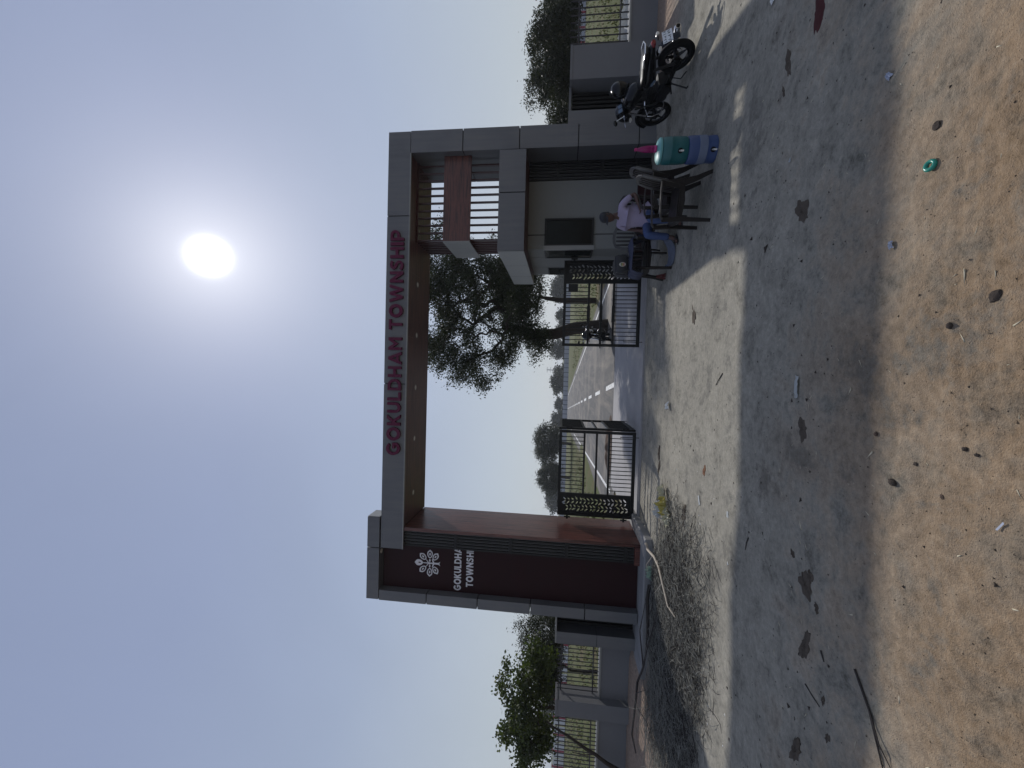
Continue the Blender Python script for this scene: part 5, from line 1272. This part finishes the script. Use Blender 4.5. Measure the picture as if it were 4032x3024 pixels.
bg_ = thing('shoulder_bag', 'black bag with round striped badge sitting on the jeans-covered chair', 'bag', (1.95, 7.26, .685), R(6))
MB().loft([((0, 0, .0), .15, .05, (1, 0, 0), (0, 1, 0)), ((0, 0, .04), .165, .065, (1, 0, 0), (0, 1, 0)), ((0, 0, .15), .16, .06, (1, 0, 0), (0, 1, 0)), ((0, 0, .205), .145, .035, (1, 0, 0), (0, 1, 0)), ((0, 0, .215), .12, .012, (1, 0, 0), (0, 1, 0))], 18, True, 3.6).build('body', M['bag_black'], bg_, True)
bd = MB().lathe([(.001, 0), (.042, 0), (.045, .004), (.001, .004)], 20, Matrix.Translation((-.03, -.072, .10)) @ Matrix.Diagonal((.85, 1, 1.2, 1)) @ Matrix.Rotation(R(90), 4, 'X'), False).build('badge', M['lens'], bg_)
for k, cc in enumerate(((0.30, 0.06, 0.05), (0.35, 0.25, 0.06), (0.12, 0.18, 0.05))):
    MB().cbox((-.03, -.0775, .075 + .022 * k), (.052, .002, .017)).build('badge_stripe', plain('badge_%d' % k, cc, 0.6), bd)
MB().tube([(-.13, .0, .19), (-.16, -.07, .10), (-.12, -.09, -.05), (-.02, -.09, -.10), (.10, -.08, -.02), (.14, -.02, .18)], .009, 6).build('strap', M['bag_black'], bg_, True)
M['blue_bag'] = plastic('grey_blue_bag', (0.14, 0.16, 0.22), 0.35, 0.3)
drape('plastic_bag', 'slack grey-blue plastic bag hanging from the bag chair towards the ground', 'plastic bag', [(2.36, 7.02, .33), (2.33, 6.98, .22), (2.26, 6.96, .12), (2.14, 6.96, .055), (2.0, 6.98, .035), (1.90, 7.02, .05), (1.86, 7.05, .09)], .16, M['blue_bag'], (.1, .9, .4), 9, .004, .014)
bm_ = thing('broom', 'short broom with red bristles leaning on the bag chair', 'broom', (1.80, 7.50, gzf(1.8, 7.5)))
MB().tube([(.0, .0, .14), (.05, -.06, .62)], .012, 7).build('handle', M['tyre'], bm_, True)
M['bristle'] = plain('red_bristle', (0.16, 0.03, 0.03), 0.8); bb = MB(); rd = random.Random(2)
for k in range(40): bb.tube([(rd.uniform(-.02, .02), rd.uniform(-.02, .02), .16), (rd.uniform(-.06, .06), rd.uniform(-.05, .05), .005)], .003, 3)
bb.build('bristles', M['bristle'], bm_, fix=False)

# ================================================================== LITTER, DUNG, STICKS
M['dung'] = plain('dry_dung', (0.095, 0.077, 0.06), 0.95, 0, 0.35, 12, 0.9, 60, 0.1)
M['clod'] = plain('dark_clod', (0.062, 0.05, 0.042), 0.95, 0, 0.4, 14, 0.8, 60, 0.1)
def pat(label, x, y, rx, ry, h, seed, rz=0.0, mat='dung', name='dung_pat', cat='dung'):
    m = MB(); n = 22; rd = random.Random(seed); ph = [rd.uniform(0, 6.28) for _ in range(4)]
    rings = [(1.0, 0.0), (.96, .55), (.82, .95), (.55, 1.0), (.28, .85), (0.02, .9)]
    for k, (f, hh) in enumerate(rings):
        for j in range(n):
            a = 2 * math.pi * j / n; e = .92 + .18 * math.sin(2 * a + ph[0]) + .15 * math.sin(3 * a + ph[1]) + .12 * math.sin(7 * a + ph[2]) + (rd.uniform(-.16, .12) if k < 3 else 0)
            m.v.append((rx * f * e * math.cos(a), ry * f * e * math.sin(a), h * hh * (1 + .35 * math.sin(5 * a + k + ph[3])) * .7 - .004))
    for k in range(len(rings) - 1):
        for j in range(n): m.f.append((k * n + j, k * n + (j + 1) % n, (k + 1) * n + (j + 1) % n, (k + 1) * n + j))
    m.f.append(tuple((len(rings) - 1) * n + j for j in range(n)))
    o = m.build(name, M[mat], None, True, fix=False); o.location = (x, y, gzf(x, y)); o.rotation_euler = (0, 0, rz); return tag(o, label, cat, 'droppings on the forecourt' if name == 'dung_pat' else None)
pat('flat dark dung pat in the middle of the shaded forecourt', -0.333, 3.214, .095, .065, .014, 1)
pat('ragged brown dung pat in the shade below the brown chairs', 1.292, 3.354, .12, .08, .016, 2, .4)
pat('long thin dung smear in the shade below the motorcycle', 2.60, 3.64, .12, .05, .012, 3, .2)
pat('small dung smear left of the long one below the motorcycle', 2.413, 3.70, .05, .022, .010, 4, .3)
pat('broad dung pat with crumbs in the shade at the left', -1.42, 3.11, .105, .075, .018, 5, .5)
pat('crescent of dung touching the broad pat at the left', -1.34, 3.05, .05, .032, .014, 6)
pat('large double dung pat farther left in the shade', -1.86, 3.10, .12, .06, .018, 7, -.3)
pat('oval dung pat at the left border of the picture', -2.66, 3.15, .11, .055, .02, 8, -.4)
pat('brown dropping on the sunlit strip before the right gate leaf', 0.90, 5.85, .16, .09, .014, 9, .5)
M['rust'] = plain('rust_stain', (0.17, 0.075, 0.035), 0.95, 0, 0.3, 12)
pat('rust-brown dropping on the sunlit strip right of the yellow bag', -1.107, 5.241, .07, .05, .014, 10, 0, 'rust')
pat('dark crumbled dropping by the bars\' shadow before the gate', -1.31, 7.55, .12, .06, .025, 11, .1)
pat('dark crumbled dropping left of the other by the bars\' shadow', -1.58, 7.51, .13, .06, .025, 12, -.1)
pat('brown dropping below the yellow bag on the sunlit strip', -1.93, 5.86, .20, .10, .02, 13, .2)
pat('small clod of dung between the broad pat and the double pat', -1.523, 2.985, .035, .024, .014, 14)
pat('small dark dropping above the broad pat at the left', -1.278, 3.281, .04, .02, .012, 15, .6)
pat('small dropping below the double pat at the left', -2.083, 2.889, .035, .022, .012, 16)
pat('small dropping near the left border under the double pat', -2.276, 2.822, .032, .022, .012, 17)

def rock(label, x, y, s, seed, mat='clod', name='clod', cat='clod', flat=.7, group='clods on the sand'):
    bm = bmesh.new(); bmesh.ops.create_icosphere(bm, subdivisions=2, radius=1.0); rd = random.Random(seed)
    o3 = Vector((rd.uniform(0, 9), rd.uniform(0, 9), 0))
    for v in bm.verts:
        k = 1 + .55 * float(fbm(np.array(v.co.x * 1.4 + o3.x + v.co.z), np.array(v.co.y * 1.4 + o3.y - v.co.z), 3)); v.co = Vector((v.co.x * s * k, v.co.y * s * k * .8, v.co.z * s * k * flat))
    me_ = bpy.data.meshes.new(name); bm.to_mesh(me_); bm.free(); me_.materials.append(M[mat])
    o = link(name, me_); o.location = (x, y, gzf(x, y) + s * flat * .45); o.rotation_euler = (0, 0, rd.uniform(0, 6)); return tag(o, label, cat, group)
rock('roundish black clod alone on the tan sand, left of centre', -0.507, 2.365, .021, 1)
rock('dark clod of two lumps on the sand near the tyre prints', 0.275, 2.081, .015, 2)
rock('biggest dark clod on the sand, near the lower right', 0.374, 1.902, .026, 3, flat=.4)
rock('small dark clod in the middle of the near sand', -0.267, 1.997, .012, 4)
rock('tiny dark clod just below the small one in the near sand', -0.284, 1.947, .010, 5)
rock('brown pebble at the edge of the beam shadow, centre', -0.27, 2.486, .014, 6, 'earth')
rock('dark ragged clod on the sand beside the green ring', 1.248, 2.221, .024, 7, flat=.3)
rock('brown flat clod on the sand, left half', -0.504, 2.10, .011, 8, 'earth', flat=.4)
rock('dark clod on the sand below the shadow edge, left of centre', -0.385, 2.248, .012, 9, flat=.4)

# green ring of tape
M['green_plastic'] = plain('green_plastic', (0.012, 0.21, 0.15), 0.3)
o = MB().torus(.020, .010, 28, 10, Matrix.Rotation(R(90), 4, 'Y'), 1.0).build('plastic_ring', M['green_plastic'], None, True); o.location = (1.063, 2.225, gzf(1.063, 2.225) + .012); o.rotation_euler = (R(14), R(6), 0)
tag(o, 'green plastic ring lying on the sand at the lower right', 'ring')
# scraps
M['paper'] = plain('white_paper', (0.62, 0.62, 0.60), 0.8, 0, 0.1, 20); M['blue_paper'] = plain('pale_blue_paper', (0.33, 0.36, 0.44), 0.7, 0, 0.2, 20); M['grey_paper'] = plain('grey_card', (0.36, 0.37, 0.36), 0.8)
def scrap(label, x, y, w, d, mat, seed, rz=0.0, h=.02, name='paper_scrap', cat='scrap'):
    o = sheet(name, label, cat, (x, y, gzf(x, y) + .002), w, d, h, mat, seed, 9, rz, 2.0); o['group'] = 'scraps of litter'; return o
scrap('blue-grey paper scrap on the right part of the sand', 1.705, 2.529, .05, .035, M['blue_paper'], 1, .6)
scrap('blue-white paper scrap at the shadow edge, right of centre', 0.75, 2.446, .04, .03, M['blue_paper'], 2, .2)
scrap('white paper scrap at the right border below the motorcycle', 3.36, 3.92, .07, .05, M['paper'], 3)
scrap('crumpled white paper on the sunlit strip before the open gate', -0.433, 6.946, .12, .10, M['paper'], 4, .3, .07)
scrap('pale card square on the sunlit strip, left of centre', -1.503, 5.373, .12, .05, M['grey_paper'], 5, .5, .008)
scrap('pale card square close to the beam shadow, left of centre', -1.385, 4.49, .06, .05, M['grey_paper'], 6, .1, .008)
scrap('tiny pale scrap in the shade below the water coolers', 1.777, 3.56, .03, .02, M['grey_paper'], 7, .1, .01)
scrap('crumpled pale strip of wrapper in the middle of the shade', -0.03, 3.292, .17, .035, M['grey_paper'], 8, .05, .02)
scrap('thin blue strip near the bottom left of the sand', -0.55, 1.845, .045, .008, M['blue_paper'], 9, -.6, .004)
o = MB().tube([(-.10, 0, .03), (-.02, .0, .034), (.05, .01, .032), (.10, 0, .03)], [.028, .032, .03, .026], 12).build('paper_cup', M['paper'], None, True); o.location = (-1.93, 7.12, gzf(-1.93, 7.12)); o.rotation_euler = (0, 0, .1); tag(o, 'white paper cup lying just above the yellow bag', 'cup')
M['yellow_plastic'] = plastic('yellow_plastic', (0.46, 0.40, 0.10), 0.35); M['cream_plastic'] = plastic('cream_plastic', (0.52, 0.50, 0.36), 0.35); M['clear_plastic'] = plastic('clear_plastic', (0.5, 0.52, 0.53), 0.4)
yb = sheet('plastic_bag', 'crumpled yellow and cream plastic bag on the sunlit strip before the gate', 'plastic bag', (-2.03, 6.78, gzf(-2.03, 6.78)), .30, .26, .16, M['yellow_plastic'], 21, 22, .2, 3.0)
for (dx, dy, w, d, h, mt, sd, rz) in ((.16, .10, .34, .16, .12, 'cream_plastic', 22, .5), (-.14, -.16, .30, .22, .12, 'cream_plastic', 23, .9)):
    q = sheet('bag_fold', '', '', (dx, dy, .0), w, d, h, M[mt], sd, 18, rz, 3.0); q.parent = yb
    for kk in ('label', 'category'):
        if kk in q.keys(): del q[kk]
sheet('plastic_wrap', 'clear crumpled wrapper beside the yellow plastic bag', 'wrapper', (-2.20, 7.12, gzf(-2.2, 7.12)), .26, .24, .15, M['clear_plastic'], 25, 18, .2, 3.5)
sheet('plastic_wrap', 'greenish clear bottle wrapper caught in the brush below the timber pillar', 'wrapper', (-3.42, 7.45, gzf(-3.42, 7.45) + .03), .2, .16, .14, plastic('green_clear', (0.30, 0.42, 0.34), .4), 26, 16, .2, 3.5)
M['red_dust'] = plain('brick_dust', (0.075, 0.026, 0.026), 0.95, 0, 0.35, 14, 0.6, 60, 0.1)
mound('brick_dust', 'dark red patch of brick dust at the right border', 'brick dust', (2.72, 3.24), .30, .10, .012, M['red_dust'], 9, 26, .5)

# sticks and branches
M['twig'] = plain('grey_twig', (0.20, 0.195, 0.168), 0.9, 0, 0.3, 12); M['dark_twig'] = plain('dark_twig', (0.035, 0.028, 0.024), 0.9, 0, 0.35, 12); M['peeled'] = plain('peeled_wood', (0.40, 0.34, 0.27), 0.75, 0, 0.25, 9)
def stick(label, pts, rad, mat, name='stick', cat='stick', lift=None, side=()):
    p = [Vector((x, y, gzf(x, y) + (z if z is not None else 0))) for x, y, z in pts]; base = p[0].copy()
    o = MB(); rr_ = rad if isinstance(rad, list) else list(np.linspace(rad, rad * .5, len(p))); o.tube([q - base for q in p], rr_, 7)
    for s_ in side:
        q = [Vector((x, y, gzf(x, y) + z)) - base for x, y, z in s_[0]]; o.tube(q, list(np.linspace(s_[1], s_[1] * .35, len(q))), 5)
    ob = o.build(name, M[mat], None, True, fix=False); ob.location = base; return tag(ob, label, cat)
stick('long peeled pale branch lying from the timber pillar across the brush', [(-3.02, 7.72, .14), (-3.06, 7.55, .14), (-2.99, 7.10, .10), (-2.97, 6.70, .09), (-3.06, 6.36, .09), (-3.22, 6.0, .09), (-3.20, 5.70, .07)], [.024, .022, .020, .018, .015, .012, .007], 'peeled', 'branch', 'branch',
      None, [([(-2.97, 6.75, .09), (-2.80, 6.55, .14)], .010), ([(-3.0, 7.2, .1), (-3.2, 7.25, .2), (-3.5, 7.5, .1)], .009), ([(-3.06, 6.36, .09), (-3.3, 6.5, .18)], .008), ([(-3.2, 6.0, .09), (-3.05, 5.85, .15)], .008)])
stick('dark forked branch lying across the brush at the left', [(-3.45, 6.45, .10), (-4.1, 6.95, .12), (-4.8, 7.35, .14), (-5.2, 7.55, .14), (-5.6, 7.72, .16), (-6.1, 7.8, .15), (-6.7, 7.85, .16), (-7.1, 7.9, .05)], [.006, .010, .014, .018, .022, .020, .018, .012], 'dark_twig', 'branch', 'branch',
      None, [([(-4.8, 7.35, .14), (-4.2, 7.25, .16), (-3.7, 6.95, .12)], .015), ([(-5.2, 7.55, .14), (-4.6, 7.65, .2), (-4.1, 7.68, .12)], .014), ([(-5.6, 7.72, .16), (-5.5, 7.3, .3), (-5.2, 7.0, .2)], .010), ([(-6.1, 7.8, .15), (-6.0, 7.3, .1), (-6.15, 7.0, .05)], .010)])
stick('thick broken branch lying along the foot of the left pillar plinth', [(-3.75, 7.66, .06), (-4.0, 7.62, .10), (-4.3, 7.58, .08), (-4.7, 7.58, .07)], [.03, .035, .03, .02], 'dark_twig', 'branch', 'branch', None, [([(-3.95, 7.62, .1), (-3.7, 7.5, .12)], .015)])
stick('long thin dark twig lying across the bottom left corner of the sand', [(-1.667, 2.604, .006), (-1.75, 2.54, .006), (-1.815, 2.483, .008), (-1.93, 2.42, .006), (-2.06, 2.36, .006)], [.006, .007, .006, .005, .003], 'dark_twig', 'branch', 'twig', None, [([(-1.815, 2.483, .008), (-1.92, 2.38, .02), (-2.0, 2.32, .004)], .006)])
stick('straight twig in the shade below the double dung pat', [(-2.112, 3.075, .004), (-2.13, 2.98, .004), (-2.144, 2.913, .004)], .005, 'dark_twig')
stick('short twig touching the double dung pat', [(-1.769, 2.92, .004), (-1.80, 2.90, .004), (-1.824, 2.888, .004)], .006, 'dark_twig')
stick('thin stick on the sunlit strip, right of centre', [(0.08, 4.725, .004), (.01, 4.83, .01), (-.049, 4.944, .004)], .007, 'dark_twig')
stick('thin stick in the shade just below the sunlit strip at the left', [(-1.439, 3.998, .004), (-1.50, 4.02, .008), (-1.572, 4.041, .004)], .006, 'dark_twig')

# tangle of dead thorn brush: too many twigs to count
def tangle(name, label, n, sampler, ln, rad, hmax, mat, seed):
    """thin three-sided twigs, all at once"""
    rd = random.Random(seed); r_ = np.random.default_rng(seed); P = np.array([sampler(rd) for _ in range(n)])
    a = r_.uniform(0, 6.28, n); L = r_.uniform(.35, 1.3, n) * ln; el = r_.uniform(-.25, .35, n); c = np.stack([P[:, 0], P[:, 1], r_.uniform(0, hmax, n)], -1)
    pts = []
    for k in range(4):
        q = c.copy(); q[:, 2] = gz(c[:, 0], c[:, 1]) + np.maximum(c[:, 2], .003); pts.append(q)
        a = a + r_.uniform(-.55, .55, n); el = el + r_.uniform(-.35, .15, n); c = c + np.stack([np.cos(a), np.sin(a), np.sin(el)], -1) * (L / 3)[:, None]
    pts = np.stack(pts, 1); r0 = rad * r_.uniform(.5, 1.5, n); t_ = pts[:, -1] - pts[:, 0]; t_ /= np.linalg.norm(t_, axis=1, keepdims=True) + 1e-9
    u = np.cross(t_, np.array([0.13, 0.07, 1.0])); u /= np.linalg.norm(u, axis=1, keepdims=True) + 1e-9; w = np.cross(t_, u)
    V = np.zeros((n, 4, 3, 3))
    for k, f in enumerate((1, .8, .6, .3)):
        for j in range(3):
            an = 2 * math.pi * j / 3; V[:, k, j] = pts[:, k] + (u * math.cos(an) + w * math.sin(an)) * (r0 * f)[:, None]
    F = [(k * 3 + j, k * 3 + (j + 1) % 3, k * 3 + 3 + (j + 1) % 3, k * 3 + 3 + j) for k in range(3) for j in range(3)]
    I = (np.arange(n)[:, None, None] * 12 + np.array(F)[None]).reshape(-1).astype(np.int32)
    me_ = bpy.data.meshes.new(name); me_.vertices.add(n * 12); me_.vertices.foreach_set('co', V.astype(np.float32).ravel()); me_.loops.add(len(I)); me_.loops.foreach_set('vertex_index', I)
    me_.polygons.add(len(I) // 4); me_.polygons.foreach_set('loop_start', np.arange(0, len(I), 4, dtype=np.int32)); me_.update(calc_edges=True); me_.materials.append(mat)
    return tag(link(name, me_), label, 'brush', None, 'stuff')
def samp(rd):
    while True:
        u, v = rd.gauss(0, .55), rd.gauss(0, .5); x = -3.35 + 1.35 * u - .25 * v; y = 6.1 + 1.2 * v
        if rd.random() < .42: x, y = rd.uniform(-6.4, -3.0), rd.uniform(5.0, 7.6)
        if y < 7.75 and y > 4.5 + max(0, (-x - 3.2)) * .25 and x < -1.7 and y - (-x) * .0 > 4.6: return x, y
tangle('dead_brush', 'tangled grey dead brush heaped before the left pillar', 7500, samp, .20, .0032, .08, M['twig'], 3)
tangle('dead_brush', 'dark thin twigs mixed through the brush heap at the left', 8500, samp, .18, .0032, .07, M['dark_twig'], 4)
def samp2(rd): return rd.uniform(-6.6, -4.6), rd.uniform(5.2, 7.7)
tangle('dry_stalks', 'long dry stalks lying at the far left below the bank', 420, samp2, .8, .0036, .16, M['twig'], 6)
# chaff, straw and crumbs
def scatter(name, label, cat, n, samp_, size, mat, seed, stretch=1.0, flat=.6):
    r_ = np.random.default_rng(seed); P = samp_(r_, n); n = len(P); z = gz(P[:, 0], P[:, 1])
    s = size * r_.lognormal(0, .45, n); a = r_.uniform(0, 6.28, n); ca, sa = np.cos(a), np.sin(a)
    base = np.array([(1, 0, 0), (-.5, .8, 0), (-.5, -.8, 0), (0.1, .1, 1.0), (-.1, 0, -.6)])
    V = []
    for b in base:
        bx, by, bz = b[0] * stretch, b[1], b[2] * flat
        jx = r_.uniform(.7, 1.3, n); V.append(np.stack([P[:, 0] + s * (bx * ca - by * sa) * jx, P[:, 1] + s * (bx * sa + by * ca), z + s * .35 * flat + s * bz * .8], -1))
    V = np.stack(V, 1).reshape(-1, 3); F = np.array([(0, 1, 3), (1, 2, 3), (2, 0, 3), (1, 0, 4), (2, 1, 4), (0, 2, 4)])
    I = (np.arange(n)[:, None, None] * 5 + F[None]).reshape(-1).astype(np.int32)
    me_ = bpy.data.meshes.new(name); me_.vertices.add(len(V)); me_.vertices.foreach_set('co', V.astype(np.float32).ravel()); me_.loops.add(len(I)); me_.loops.foreach_set('vertex_index', I)
    me_.polygons.add(len(I) // 3); me_.polygons.foreach_set('loop_start', np.arange(0, len(I), 3, dtype=np.int32)); me_.update(calc_edges=True); me_.materials.append(mat)
    return tag(link(name, me_), label, cat, None, 'stuff')
near = lambda r_, n: np.stack([r_.uniform(-2.8, 2.8, n), 1.55 + 2.6 * r_.random(n) ** 1.2], -1)
wide = lambda r_, n: np.stack([r_.uniform(-5.0, 5.0, n), r_.uniform(3.0, 8.6, n)], -1)
brushy = lambda r_, n: np.stack([r_.normal(-3.2, .9, n), np.clip(r_.normal(6.0, .8, n), 4.4, 7.7)], -1)
scatter('crumbs', 'dark crumbs of earth strewn over the near ground', 'crumbs', 1500, near, .0030, M['clod'], 1)
scatter('crumbs', 'dark crumbs strewn over the forecourt', 'crumbs', 1100, wide, .007, M['clod'], 2, 1.4, .4)
M['straw'] = plain('straw', (0.50, 0.44, 0.32), 0.8, 0, 0.2, 30)
scatter('straw', 'pale bits of straw and chaff on the near sand', 'straw', 170, near, .0030, M['straw'], 3, 7.0, .5)
scatter('crumbs', 'pale flakes scattered through the brush heap', 'crumbs', 160, brushy, .010, M['paper'], 4, 1.6, .2)
scatter('crumbs', 'grit and gravel of grey dust on the near sand', 'crumbs', 1600, near, .0026, M['ground'], 5)
